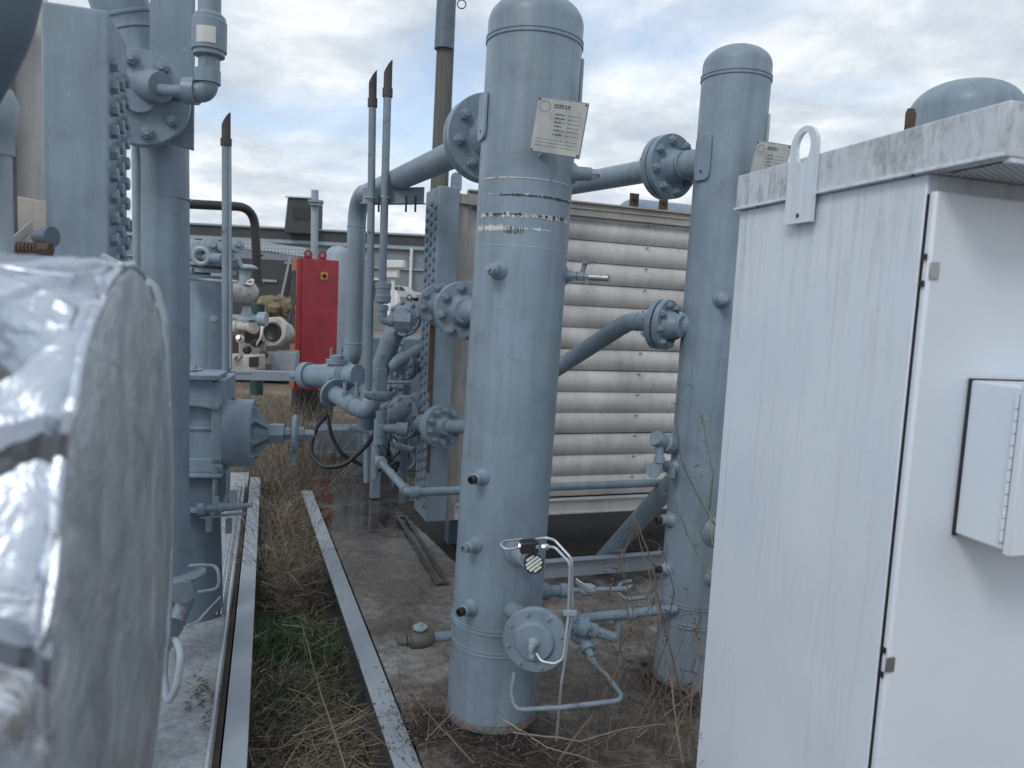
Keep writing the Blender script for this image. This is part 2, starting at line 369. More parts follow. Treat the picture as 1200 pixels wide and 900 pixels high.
def pipe(parent, pts, r, bend=None, mat=None, name='pipe', seg=20, welds=True):
    mat = mat or BLUE; bend = bend if bend is not None else r*3
    mb = MB(); fp = fillet(pts, bend, 8) if len(pts) > 2 else pts; mb.tube(fp, r, seg)
    if welds and len(pts) > 2:
        for i in range(1, len(pts)-1):
            p = pts[i]
            for q in (pts[i-1], pts[i+1]):
                e = (q-p); L = e.length; e.normalize(); other = (pts[i+1] if q is pts[i-1] else pts[i-1])
                ang = e.angle((other-p).normalized())
                if ang > pi-.05: continue
                t = min(bend/math.tan(ang/2), L*.48); c = p + e*t
                mb.lathe(c - e*r*.09, e, [(0, r*.98), (r*.05, r*1.05), (r*.13, r*1.05), (r*.18, r*.98)], seg)
    return mb.build(name, mat, parent, ang=50)

def tubing(name, pts, r, label, mat=TUBING, b=.03, cat='tubing'):
    mb = MB(); mb.tube(fillet(pts, b, 8), r, 12); o = mb.build(name, mat, None); return tag(o, label, cat)

# directions of the two skids
def dir_h(px): d = ray(px, 0); return V((( (px-600)/FPX), 1, 0)).normalized()
uR = dir_h(272); vR = V((uR.y, -uR.x, 0))
uL = dir_h(312); vL = V((uL.y, -uL.x, 0))
UP = V((0, 0, 1))

# ------------------------------------------------------------------ ground, decks, beams
GZ = -.26
g = MB(); g.quad(V((-600, -60, GZ)), V((600, -60, GZ)), V((600, 1200, GZ)), V((-600, 1200, GZ))); tag(g.build('ground', EARTH, None, flat=True), kind='structure')
RB = PZ(478, 898, 0)                 # a point on the right beam's top, centre line
LB = PZ(274, 898, 0)
def slab(name, pts, z0, z1, mat):
    mb = MB(); n = len(pts); b = 0
    for p in pts: mb.v.append(V((p.x, p.y, z0)))
    for p in pts: mb.v.append(V((p.x, p.y, z1)))
    mb.face([n+i for i in range(n)]); mb.face([i for i in range(n)][::-1])
    for i in range(n): j = (i+1) % n; mb.face([i, j, n+j, n+i])
    return tag(mb.build(name, mat, None, flat=True), kind='structure')
r0 = RB + vR*.055; l0 = LB - vL*.06
slab('deck', [r0 - uR*3.6, r0 + uR*4.5, r0 + uR*4.5 + vR*5, r0 - uR*3.6 + vR*5][::-1], -.22, -.006, DECKR)
slab('deck', [l0 - uL*4, l0 + uL*4.6, l0 + uL*4.6 - vL*4, l0 - uL*4 - vL*4], -.22, -.012, DECKL)
def i_beam(name, a, b, w, h, side, label):
    d = (b-a).normalized(); s = V((d.y, -d.x, 0)); mb = MB(); L = (b-a).length; c = (a+b)/2
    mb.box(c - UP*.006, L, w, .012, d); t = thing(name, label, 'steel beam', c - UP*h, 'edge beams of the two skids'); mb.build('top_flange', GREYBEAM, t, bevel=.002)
    mb = MB(); mb.box(c - UP*(h/2), L, .01, h-.026, d); mb.build('web', SHADEDIRT, t); mb = MB(); mb.box(c - UP*(h-.006), L, w, .012, d); mb.build('bottom_flange', SHADEDIRT, t); return t
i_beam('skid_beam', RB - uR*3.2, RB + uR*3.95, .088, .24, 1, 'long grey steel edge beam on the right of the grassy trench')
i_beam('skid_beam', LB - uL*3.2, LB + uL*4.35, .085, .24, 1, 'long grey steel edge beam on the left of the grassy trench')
# closing web plates under the flanges (edge of the decks)
# ground sheet of dark soil in the trench
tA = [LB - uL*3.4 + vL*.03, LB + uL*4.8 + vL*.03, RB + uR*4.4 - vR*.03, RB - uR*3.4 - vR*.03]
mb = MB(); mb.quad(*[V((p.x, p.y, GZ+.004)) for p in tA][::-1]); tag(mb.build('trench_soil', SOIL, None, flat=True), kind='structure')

# deck plates under the cooler (parallel rails)
mb = MB()
for k, (off) in enumerate((0, .06)):
    a = PZ(466, 606, 0) + vR*off; b = PZ(513, 686, 0) + vR*off*.9; a.z = b.z = .006
    mb.box((a+b)/2, (b-a).length, .022, .012, (b-a))
mb.box(PZ(466, 606, 0)+vR*.03+UP*.004, .03, .08, .006, uR); mb.box(PZ(512, 684, 0)+vR*.03+UP*.004, .03, .08, .006, uR)
tag(mb.build('deck_rail', SHADEDIRT, None, bevel=.002), 'flat brown steel rails on the deck leading under the louvered cooler', 'rail')

# black sheet added to stand for the shade under the cooler
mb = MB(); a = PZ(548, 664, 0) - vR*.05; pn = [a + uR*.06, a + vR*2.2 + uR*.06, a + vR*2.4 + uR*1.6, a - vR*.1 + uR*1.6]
mb.quad(*[V((p.x, p.y, -.002)) for p in pn]); tag(mb.build('cooler_shade_sheet', COOLERSHADE, None, flat=True), kind='structure')

# ------------------------------------------------------------------ grass and litter
def blade(mb, p, h, w, lean, az, droop=.4, segs=3):
    d = V((cos(az), sin(az), 0)); s = V((-sin(az), cos(az), 0)); b = len(mb.v)
    for i in range(segs+1):
        t = i/segs; c = p + d*(lean*h*t**(1+droop)) + UP*(h*t*(1-.35*lean*t)); ww = w*(1-t*.85)
        mb.v.append(c - s*ww*.5); mb.v.append(c + s*ww*.5)
    for i in range(segs): q = b+2*i; mb.face([q, q+1, q+3, q+2])
def straw(mb, p, L, w, az, tilt, bend=.3):
    d = V((cos(az)*cos(tilt), sin(az)*cos(tilt), sin(tilt))); s = d.cross(UP); s = s.normalized() if s.length > .05 else V((1, 0, 0)); nn = s.cross(d); b = len(mb.v)
    for i in range(4):
        t = i/3; c = p + d*(L*t) + (s*bend*.5 + nn*bend*.3)*L*(t*t)
        for q in range(3): a = 2*pi*q/3; mb.v.append(c + (s*cos(a)+nn*sin(a))*w*(1-.6*t))
    for i in range(3):
        for q in range(3): q2 = (q+1) % 3; mb.face([b+i*3+q, b+i*3+q2, b+i*3+3+q2, b+i*3+3+q])
def trench(u, t):                       # u metres along, t 0..1 across
    a = LB + uL*u + vL*.04; b = RB + uR*u - vR*.05; p = a.lerp(b, t); p.z = GZ; return p
gr = MB(); st = MB(); dk = MB()
def gcov(u): return math.exp(-((u-1.45)/.42)**2)
for i in range(15000):
    u = random.uniform(-1.0, 2.8); 
    if random.random() < .16 + .84*gcov(u) and random.random() < .55+.45*math.sin(u*9+random.random()):
        blade(gr, trench(u, random.random()), random.uniform(.05, .15), random.uniform(.003, .006), random.uniform(.3, 1.2), random.uniform(0, 2*pi))
clumps = [(random.uniform(-1.2, 4.4), random.random(), random.uniform(0, 6.3)) for _ in range(90)]
for i in range(9500):
    if random.random() < .5:
        cu_, ct_, ca_ = random.choice(clumps); u = cu_ + random.gauss(0, .09); t = min(1, max(0, ct_ + random.gauss(0, .13))); az = ca_ + random.gauss(0, .35)
    else: u = random.uniform(-1.3, 4.3); t = random.random(); az = random.uniform(0, 2*pi)
    if random.random() < gcov(u)*.8: continue
    p = trench(u, t); top = .10 if u < 1.2 else .18; z_ = random.random(); p.z += z_*top
    thick = random.uniform(.0007, .0015) if random.random() < .75 else random.uniform(.0015, .0028)
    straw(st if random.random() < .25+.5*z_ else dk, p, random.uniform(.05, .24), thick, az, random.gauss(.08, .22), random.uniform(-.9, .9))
for i in range(1500):                   # taller dead stalks further down the trench, leaning every way
    u = random.uniform(1.9, 4.6); t = random.random(); p = trench(u, t)
    straw(dk if random.random() < .72 else st, p, random.uniform(.15, .55)*min(1, .35+u/4.0), random.uniform(.0012, .0032), random.uniform(0, 2*pi), random.uniform(.1, 1.35), random.uniform(-1.2, 1.2))
for i in range(1500):
    u = random.uniform(1.9, 4.5); p = trench(u, random.random()); p.z += random.uniform(.05, .28)
    straw(dk if random.random() < .6 else st, p, random.uniform(.08, .3), random.uniform(.001, .0024), random.uniform(0, 2*pi), random.gauss(0, .5), random.uniform(-1.2, 1.2))
for i in range(1800):                   # weeds past the end of the beams, in front of the red cabinet
    p = P(random.uniform(298, 395), 470, random.uniform(6.6, 9.5)); p.z = GZ
    straw(dk if random.random() < .6 else st, p, random.uniform(.25, .8), random.uniform(.0015, .0035), random.uniform(0, 2*pi), random.uniform(.5, 1.5), random.uniform(-.8, .8))
for i in range(6000):
    p = P(random.uniform(262, 360), 470, random.uniform(7.5, 14)); p.z = GZ
    straw(st, p, random.uniform(.1, .35), random.uniform(.002, .004), random.uniform(0, 2*pi), random.uniform(0, .9), random.uniform(-.6, .6))
tag(gr.build('green_grass', GREEN, None, flat=True), 'short green grass growing in the trench between the beams', 'grass', kind='stuff')
tag(st.build('dry_grass', STRAW, None, flat=True), 'pale dry straw lying matted along the trench', 'dry grass', kind='stuff')
tag(dk.build('dead_stalks', DARKSTRAW, None, flat=True), 'dark brown dead stalks tangled along the trench', 'dead weeds', kind='stuff')
# litter on the right deck
lt = MB()
def leafq(mb, c, L, W, d, nrm):
    d = d.normalized(); s = nrm.cross(d).normalized(); b = len(mb.v)
    mb.v += [c - d*L/2, c + s*W/2 + nrm*W*.12, c + d*L/2, c - s*W/2 + nrm*W*.12]; mb.face([b, b+1, b+2, b+3])
def rv(): return V((random.gauss(0, 1), random.gauss(0, 1), random.gauss(0, 1))).normalized()
for i in range(3400):
    if i < 700: p = PZ(random.gauss(500, 28), random.gauss(845, 22), 0)
    elif i < 1700: p = PZ(random.uniform(480, 820), random.gauss(880, 22), 0)
    elif i < 2300: p = PZ(random.gauss(800, 40), random.gauss(800, 30), 0)
    elif i < 2900: p = PZ(random.uniform(370, 440), random.gauss(572, 8), 0)
    else: p = PZ(random.uniform(380, 820), random.uniform(600, 890), 0)
    p.z = random.uniform(0, .014)
    if random.random() < .55: leafq(lt, p, random.uniform(.008, .022), random.uniform(.004, .011), rv(), (UP + rv()*.6).normalized())
    else: straw(lt, p, random.uniform(.02, .09), .0008, random.uniform(0, 6.3), random.uniform(-.05, .25))
for i in range(70):
    p = PZ(random.gauss(236, 12), random.gauss(815, 12), 0); p.z = random.uniform(-.008, .012); leafq(lt, p, random.uniform(.02, .05), random.uniform(.005, .012), V((random.gauss(0, 1), random.gauss(0, 1), 0)), (UP+rv()*.5).normalized())
tag(lt.build('leaf_litter', DEADLEAF, None, flat=True), 'dark dead leaves and bits scattered over the decks', 'leaf litter', kind='stuff')

# ------------------------------------------------------------------ vessels
def azd(th): return V((sin(th), -cos(th), 0))
class Vessel:
    def __init__(s, name, label, base, R, H, tilt, rings, group=None):
        s.R = R; s.H = H; rot = Matrix.Rotation(tilt, 4, 'Y'); s.t = thing(name, label, 'pressure vessel', base, group, rot)
        s.M = Matrix.Translation(base) @ rot
        c = V((0, 0, 0)); mb = MB(); hd = R*.95; he = R*.60; prof = [(0, R), (H-he, R)]
        for k in range(1, 13):
            a = pi/2*k/12; prof.append((H-he + he*sin(a), R*max(cos(a), 0)**.85 if k < 12 else .0005))
        mb.lathe(s.w(0, 0, 0), s.axis(), prof, 72); s.shell = mb.build('shell', BLUE, s.t, ang=45)
        for z, wd in [(H-hd, .013)] + rings:
            mb = MB(); mb.lathe(s.w(0, 0, z), s.axis(), [(-wd, R-.001), (-wd*.8, R+.0045), (-wd*.3, R+.0045), (-wd*.1, R+.0015), (wd*.1, R+.0015), (wd*.3, R+.0045), (wd*.8, R+.0045), (wd, R-.001)], 72); mb.build('weld_seam', BLUE, s.shell)
        mb = MB(); mb.lathe(s.w(0, 0, 0), s.axis(), [(-.004, R+.012), (.006, R+.010), (.02, R+.001)], 60); mb.build('base_ring', BASEG, s.t)
    def axis(s): return (s.M.to_3x3() @ UP).normalized()
    def w(s, th, rad, z): return s.M @ (azd(th)*rad + UP*z)
    def d(s, th): return s.M.to_3x3() @ azd(th)
    def patch(s, a0, a1, z0, z1, off=.0015, n=1, mb=None, wob=None):
        mb = mb or MB(); b = len(mb.v)
        for i in range(n+1):
            a = a0+(a1-a0)*i/n; mb.v += [s.w(a, s.R+off, z0), s.w(a, s.R+off, z1)]
        for i in range(n): q = b+2*i; mb.face([q, q+2, q+3, q+1])
        return mb
    def nozzle(s, th, z, r=.026, L=.075, plug='stub'):
        o = s.w(th, s.R-.01, z); d = s.d(th); mb = MB()
        mb.lathe(o, d, [(0, r*1.75), (.014, r*1.6), (.024, r*1.2), (.03, r*1.1), (L*.75, r*1.02), (L*.8, r*.8)], 20)
        n = mb.build('nozzle', BLUE, s.t, ang=40); q = o + d*(L*.78)
        if plug == 'stub':
            mb = MB(); mb.lathe(q, d, [(0, r*.78), (.022, r*.78), (.024, r*.55), (.012, r*.5), (.012, .0005)], 14); mb.build('threaded_end', BLACKPL if random.random() < .6 else BLUE_WORN, n)
        elif plug == 'hex':
            mb = MB(); mb.lathe(q, d, [(0, r*.85), (.02, r*.85)], 6); mb.lathe(q+d*.02, d, [(0, r*.5), (.012, r*.5)], 4); mb.build('plug', BLUE_LIGHT, n)
        return n, q + d*.02, d
grp = 'scrubber vessels on the right skid'
b1 = PZ(575, 829, 0)
v1 = Vessel('scrubber_vessel', 'tall blue grey vessel nearest the camera, with round diaphragm valve at its foot', b1, .176, 2.74, radians(.9), [(.385, .013), (.30, .013)], grp)
b2 = PZ(803, 790, 0)
v2 = Vessel('scrubber_vessel', 'tall blue grey vessel half hidden by the white cabinet, vine climbing it', b2, .141, 2.73, radians(.5), [(.36, .012), (.275, .012)], grp)

def nameplate(ves, c, X, Yv, w, h, label, arm):
    N_ = X.cross(Yv).normalized()
    if N_.dot(EYE-c) < 0: N_ = -N_
    pl = MB(); pl.box(c, w, h, .004, X, N_); p = pl.build('nameplate_bracket', BLUE_WORN, ves.t, bevel=.001)
    mb = MB(); mb.box(c + N_*.0035, w*.95, h*.95, .002, X, N_); mb.build('nameplate', PLATE, p)
    mb = MB(); rnd = random.Random(3)
    zf = c + N_*.0048
    def ln(x0, x1, y, th=.0022):
        x = x0
        while x < x1-.004:
            l = rnd.uniform(.004, .012); a = zf + X*(x + l/2) + Yv*y; mb.box(a, min(l, x1-x), th, .0004, X, N_); x += l + rnd.uniform(.0015, .003)
    for y in (.36, .33, .30): ln(.08*w/.2, w*.42, y*h, .003)
    ln(-.03*w/.2, .03*w/.2, .38*h, .006); ln(-.03*w/.2, .03*w/.2, .34*h, .004)
    for y in (.22, .15, .08, .01, -.06, -.14): 
        ln(-.02*w/.2, .015*w/.2, y*h, .0035)
        ln(.03*w/.2, w*.40, y*h, .0015)
    for y in (-.24, -.30, -.36): ln(-w*.4, w*.42, y*h, .0012)
    for k in range(24):
        a = 2*pi*k/24; mb.box(zf + X*(-w*.33+cos(a)*w*.1) + Yv*(h*.33+sin(a)*w*.1), .003, .0018, .0004, X, N_)
    mb.build('engraved_text', INK, p)
    for sx in (-1, 1):
        for sy in (-1, 1): mb = MB(); mb.lathe(zf + X*sx*w*.45 + Yv*sy*h*.45, N_, [(0, .004), (.002, .003)], 8); mb.build('rivet', RUSTY, p)
    mb = MB(); a = c - N_*.002; mb.box((a + arm)/2 , (a-arm).length, .05, .006, (a-arm), UP.cross(a-arm).normalized() if abs((a-arm).normalized().z) < .9 else X)
    mb.build('bracket_arm', BLUE, ves.t)
# plate on vessel 1
Yp = 2.60
pA, pB, pC, pD = P(628, 112, Yp), P(688, 121, Yp-.02), P(682, 187, Yp-.02), P(622, 178, Yp)
c = (pA+pB+pC+pD)/4; X = ((pB+pC)/2-(pA+pD)/2); h = ((pA+pB)/2-(pC+pD)/2); w_, h_ = X.length, h.length; X.normalize(); h = (h - X*h.dot(X)).normalized()
nameplate(v1, c, X, h, w_, h_, '', v1.w(radians(12), v1.R-.02, (c.z-.06)))
Yp = 3.02
pA, pB, pC, pD = P(884, 163, Yp), P(925, 171, Yp-.03), P(917, 225, Yp-.03), P(877, 220, Yp)
c = (pA+pB+pC+pD)/4; X = ((pB+pC)/2-(pA+pD)/2); h = ((pA+pB)/2-(pC+pD)/2); w_, h_ = X.length, h.length; X.normalize(); h = (h - X*h.dot(X)).normalized()
nameplate(v2, c, X, h, w_, h_, '', v2.w(radians(15), v2.R-.02, (c.z-.03)))

# peeled sticker on vessel 1
rnd = random.Random(11)
def frag(z, a0, a1, th, keep, jit=.003, step=.012, mat=None, name='peeled_sticker'):
    mb = MB(); n = int((a1-a0)/step*2); h = []; cur = th
    for i in range(n+1):
        if rnd.random() < .35: cur = th*rnd.uniform(.35, 1.3) if rnd.random() < keep else th*.08
        h.append((cur, rnd.uniform(-jit, jit)*.5))
    for i, (t, dz) in enumerate(h):
        a = a0+(a1-a0)*i/n; mb.v += [v1.w(a, v1.R+(.0018 if mat is None else .0024), z+dz-t/2), v1.w(a, v1.R+(.0018 if mat is None else .0024), z+dz+t/2)]
    for i in range(n): q = 2*i; mb.face([q, q+2, q+3, q+1])
    mb.build(name, mat or LABELW, v1.t, flat=True)
L0, L1 = radians(-68), radians(72)
frag(2.062, L0, radians(60), .0045, .95, .0012); frag(2.005, radians(-55), L1, .006, .3, .003)
frag(1.932, radians(-60), radians(66), .015, .85, .008); frag(1.885, L0, radians(-14), .022, .95, .008); frag(1.886, radians(-12), radians(34), .010, .7, .005)
mb = MB(); v1.patch(L0, L0+.014, 1.83, 2.06, .0018, 1, mb); mb.build('sticker_edge', LABELW, v1.t, flat=True)
frag(1.825, L0, radians(66), .0016, .7, .001)
frag(2.002, radians(-30), L1, .008, .85, .0025, mat=INK, name='sticker_lettering'); frag(1.934, radians(-50), radians(62), .010, .6, .007, .02, INK, 'sticker_lettering')
mb = MB(); a = radians(-22)
for chn in 'PROPERTY':          # lower halves of block capitals, joined by the sticker's bottom line
    w2 = .036
    for k in ((0, .012), (w2-.012, .012)) if chn in 'RO' else ((.012, .012),) if chn in 'TY' else ((0, .012),):
        v1.patch(a+k[0], a+k[0]+k[1], 1.868, 1.892, .0026, 1, mb)
    if chn in 'OE': v1.patch(a, a+w2, 1.867, 1.874, .0027, 1, mb)
    a += w2+.018
mb.build('sticker_lettering', INK, v1.t, flat=True)

# lugs
def lug(ves, th, z, w, h):
    c = ves.w(th, ves.R+.004, z); X = V((cos(th), sin(th), 0)); mb = MB(); o = []
    for k in range(24):
        a = 2*pi*k/24; cx = cos(a); cy = sin(a); o.append(((abs(cx)**.4)*(1 if cx > 0 else -1)*w/2, (abs(cy)**.4)*(1 if cy > 0 else -1)*h/2))
    mb.prism(o, c, X, UP, .012); p = mb.build('wear_pad', BLUE, ves.t, bevel=.003)
    d = ves.d(th); q = c + d*.006 - UP*h*.3; mb = MB(); mb.lathe(q, d, [(-.002, .006), (.0015, .006)], 12); mb.build('weep_hole', BLACKPL, p)
lug(v1, radians(-74), 2.29, .10, .17); lug(v2, radians(-62), 2.26, .09, .19)
mb = MB(); mb.box(v1.w(radians(95), v1.R+.003, 2.42), .012, .07, .22, v1.d(radians(95))); mb.build('backing_strip', BLUE_LIGHT, v1.t, bevel=.003)
mb = MB(); mb.box(v2.w(radians(72), v2.R+.003, 2.35), .012, .06, .2, v2.d(radians(72))); mb.build('backing_strip', BLUE_LIGHT, v2.t, bevel=.003)

A1 = radians(-34)
v1.nozzle(radians(-26), 1.735, .022, .08, 'hex')
v1.nozzle(A1+.06, .975, .020, .075); v1.nozzle(A1, .715, .020, .075); v1.nozzle(A1-.02, .47, .021, .07)
v1.nozzle(radians(82), 2.115, .024, .10, 'hex')
v2.nozzle(radians(-8), 1.68, .022, .075, 'hex'); v2.nozzle(radians(-75), .955, .022, .085); v2.nozzle(radians(-72), .72, .022, .07)
v2.nozzle(radians(-70), .50, .020, .05); v2.nozzle(radians(20), .70, .040, .08, 'hex'); v2.nozzle(radians(20), .50, .024, .06, 'hex')

# third vessel: only its dome shows over the cabinet
b3 = P(1124, 200, 3.7); b3.z = 0
v3 = Vessel('receiver_tank', 'blue domed tank top showing above the white cabinet roof', b3, .245, 2.78, 0, [])
v3.t['category'] = 'tank'
mb = MB(); mb.prism([(-.02, 0), (.02, 0), (.024, .08), (.012, .105), (-.014, .105), (-.022, .085)], P(1065, 156, 3.4), V((1, 0, 0)), UP, .012)
mb.build('lifting_lug', RUSTY, v3.t, bevel=.002)

# ------------------------------------------------------------------ pipes between vessels and coolers
BL6 = .064
F1 = P(570, 163, 3.30); E1 = P(419, 229, 5.35); E1.z = F1.z
n1a = V((b1.x + .04, b1.y, F1.z)); d1 = (F1-n1a).normalized()
t = thing('elbow_pipe', 'thick blue pipe from the near vessel bending down behind the twin vent pipes', 'pipe', P(405, 440, 5.0))
bot = P(408, 424, 5.35); 
pts = [F1 + d1*.09, E1 + (E1-F1).normalized()*.0, V((E1.x, E1.y, bot.z)), P(392, 436, 5.5)]
pipe(t, pts, BL6, .2)
joint(t, F1, d1, .184, .034, BL6, n=8, rb=.0235, neck=.06)
mb = MB(); mb.cyl(n1a, F1 - d1*.1, BL6*1.05); mb.build('nozzle', BLUE, v1.t)
# pipe from vessel 2 to the far left behind vessel 1
F2 = P(783, 196, 3.42); e2 = P(528, 236, 5.1); e2.z = F2.z; d2 = (e2-F2).normalized()
t = thing('connecting_pipe', 'blue pipe running from the second vessel across behind the near vessel', 'pipe', (F2+e2)/2 - UP*.06)
pipe(t, [F2 + d2*.08, e2, e2 - UP*.3], .052, .12); joint(t, F2, d2, .140, .030, .055, n=8, rb=.0195, neck=.05)
mb = MB(); mb.cyl(V((b2.x+.04, b2.y, F2.z)), F2 - d2*.05, .075, .06); mb.build('nozzle', BLUE, v2.t)
# lower: vessel 2 -> header flange
F3 = P(776, 380, 3.25); q0 = P(738, 376, 3.35); q1 = P(652, 432, 3.9); q2 = P(548, 500, 4.25); F4 = P(517, 500, 4.38)
t = thing('drain_pipe', 'bent blue pipe sloping from the second vessel down behind the near vessel', 'pipe', P(640, 470, 4))
d3 = (q0-F3).normalized(); pipe(t, [F3 + d3*.05, q0, q2, F4 + (q2-F4).normalized()*.03], .040, .14)
flange(t, F3+d3*.004, d3, .108, .026, .042, n=8, rb=.0155, neck=.035); f_ = flange(v2.t, F3-d3*.004, -d3, .108, .026, .045, n=8, rb=.0155, neck=.05)
mb = MB(); mb.cyl(V((b2.x+.02, b2.y, F3.z)), F3 - d3*.03, .055, .05); mb.build('nozzle', BLUE, v2.t)
d4 = (q2-F4); d4 = (d4.normalized() - uR*.9).normalized()
flange(t, F4, d4, .128, .028, .045, n=10, rb=.0185, neck=.03)
mb = MB(); mb.lathe(F4, -d4, [(0, .128), (.028, .128), (.028, .07), (.22, .06)], 36); mb.build('back_flange', BLUE, t)
# upper nozzle joint on the left of vessel 1 at mid height
F5 = P(543, 364, 3.25); F6 = P(514, 357, 4.3); d5 = (F6-F5).normalized(); dn5 = (F5 - V((b1.x, b1.y, F5.z))).normalized()
t = thing('flanged_spool', 'short blue pipe joining the near vessel to the cooler header at mid height', 'pipe', P(530, 370, 3.6))
pipe(t, [F5, F5.lerp(F6, .5), F6, F6+uR*.1], .048, .2)
joint(t, F5, d5, .126, .028, .05, n=8, rb=.020, neck=.035); joint(t, F6 - d5*.05, d5, .118, .026, .05, n=8, rb=.018, neck=.04)
mb = MB(); mb.cyl(V((b1.x, b1.y, F5.z)), F5, .055); mb.build('nozzle', BLUE, v1.t)

# ------------------------------------------------------------------ cooler on the right skid
CZ = .27
CO = PZ(499, 612, CZ)                 # front left bottom corner of the header
HT = 2.30
cool = thing('air_cooler', 'large cooler with horizontal aluminium louvers behind the near vessel', 'cooler', V((CO.x, CO.y, 0)))
def cp(u, v, z): return V((CO.x, CO.y, 0)) + uR*u + vR*v + UP*z
hd = MB(); hd.box(cp(.16, .065, (CZ+HT)/2), .13, .32, HT-CZ, vR); header = hd.build('header_box', BLUE, cool, bevel=.006)
# flange strip and rust at the middle of the header
mb = MB(); mb.box(cp(.0, -.012, 1.35), .02, .02, .55, vR); mb.box(cp(.0, .0, 1.08), .016, .016, 1.0, vR); mb.build('rusty_edge_strip', RUSTY, header)
def plug_grid(parent, face_pt, du, dn, z0, z1, rows, cols, pu, r, me):
    for i in range(rows):
        z = z0 + (z1-z0)*i/(rows-1)
        for j in range(cols):
            p = face_pt(.05 + pu*j, z + (.5*(z1-z0)/(rows-1) if j % 2 else 0)); bolt(parent, p, dn, r, me, 'plug')
plug_grid(header, lambda u, z: cp(u, 0, z), uR, -vR, CZ+.1, HT-.12, 31, 3, .095, .0185, PLUG)
mb = MB()
o = []
for k in range(13): a = pi*k/12; o.append((.035*cos(a), .05 + .035*sin(a)))
o += [(-.035, -.02), (.035, -.02)]
mb.prism(o, cp(.1, .13, HT+.02), vR, UP, .01); mb.build('lifting_eye', BLUE, cool, bevel=.002)
# aluminium posts and channels
mb = MB(); mb.box(cp(.06, .165, (CZ+HT)/2-.02), .07, .04, HT-CZ-.02, vR); mb.build('post', ALU_BROWN, cool, bevel=.003)
mb = MB(); mb.box(cp(.10, .235, (CZ+HT)/2-.06), .065, .03, HT-CZ-.1, vR); mb.build('post', ALU, cool, bevel=.003)
mb = MB(); mb.box(cp(.05, .20, HT-.06), .14, .07, .06, vR); mb.build('corner_bracket', ALU_BROWN, cool, bevel=.003)
mb = MB(); mb.box(cp(.085, .165, 1.42), .018, .01, .2, vR); mb.build('slot_plate', STEEL, cool)
LW = 2.9; lv0 = .27
nl = 13; lz0, lz1 = CZ+.11, HT-.09; ph = (lz1-lz0)/nl
lrnd = random.Random(9)
for i in range(nl):
    z = lz0 + ph*i + lrnd.uniform(-.0022, .0022); jd_ = lrnd.uniform(-.004, .004); mb = MB(); pr = []
    for k in range(9):
        t_ = k/8; pr.append((.085 - .032*sin(pi*(t_*.94+.03))**.6 - .010*(1-t_), z + ph*t_*.985))
    b = 0
    for (du, zz) in pr: mb.v += [cp(du+jd_, lv0, zz), cp(du-jd_, lv0+LW, zz-jd_*.6)]
    for (du, zz) in pr[::-1]: mb.v += [cp(du+jd_+.006, lv0, zz), cp(du-jd_+.006, lv0+LW, zz-jd_*.6)]
    n = len(mb.v)//2
    for k in range(n): k2 = (k+1) % n; mb.face([2*k, 2*k+1, 2*k2+1, 2*k2])
    mb.build('louver_blade', ALU, cool, ang=50)
# pivot studs: one small mesh per louver would be invisible, a tie rod carries them
for i in range(nl):
    for vv in (1.18, 2.3): mb = MB(); mb.cyl(cp(.06, lv0+vv, lz0+ph*(i+.86)), cp(.035, lv0+vv, lz0+ph*(i+.86)), .006, seg=8); mb.build('louver_pin', ALU_BROWN, cool)
for (zz, hh, uu) in ((HT-.045, .09, .05), (CZ+.05, .10, .05)):
    mb = MB(); mb.box(cp(uu, lv0+LW/2-.03, zz), LW+.1, .03, hh, vR); mb.box(cp(uu-.02, lv0+LW/2-.03, zz+hh*.45), LW+.1, .03, .012, vR); mb.box(cp(uu-.02, lv0+LW/2-.03, zz-hh*.45), LW+.1, .03, .012, vR)
    if zz > 1: mb.box(cp(uu-.018, lv0+LW/2-.03, zz+.005), LW+.1, .012, .01, vR)
    mb.build('frame_rail', ALU if zz < 1 else ALU_BROWN, cool, bevel=.002)
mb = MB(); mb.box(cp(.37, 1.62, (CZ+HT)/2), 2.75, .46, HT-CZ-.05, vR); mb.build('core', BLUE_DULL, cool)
for (u_, v_) in ((.40, .30), (.40, 2.9)):
    mb = MB(); mb.box(cp(u_, v_, CZ/2+.05), .10, .10, CZ+.1, vR); mb.build('leg', BLUE_DULL, cool)
for v_px in (755, 796):
    c_ = P(v_px, 258, 4.9); k_ = cp(.0, 0, 0)
    mb = MB(); vv = 1.05 if v_px == 755 else 1.27
    mb.box(cp(.04, lv0+vv, HT+.045), .065, .008, .09, vR); rp_ = mb.build('rusty_tab', RUSTY, cool)
    mb = MB(); mb.cyl(cp(.035, lv0+vv, HT+.05), cp(.02, lv0+vv, HT+.05), .012, seg=12); mb.build('bolt', BLACKPL, rp_)
# duct / tank on top behind
t = MB(); a = P(738, 252, 5.9); b = P(900, 254, 6.3); a.z = b.z = a.z
t.lathe(a, b-a, [(-.10, .0005), (-.09, .06), (-.05, .10), (0, .125), (2, .125)], 32); o = t.build('surge_drum', BLUE, None); tag(o, 'blue horizontal drum lying on top of the louvered cooler', 'drum')

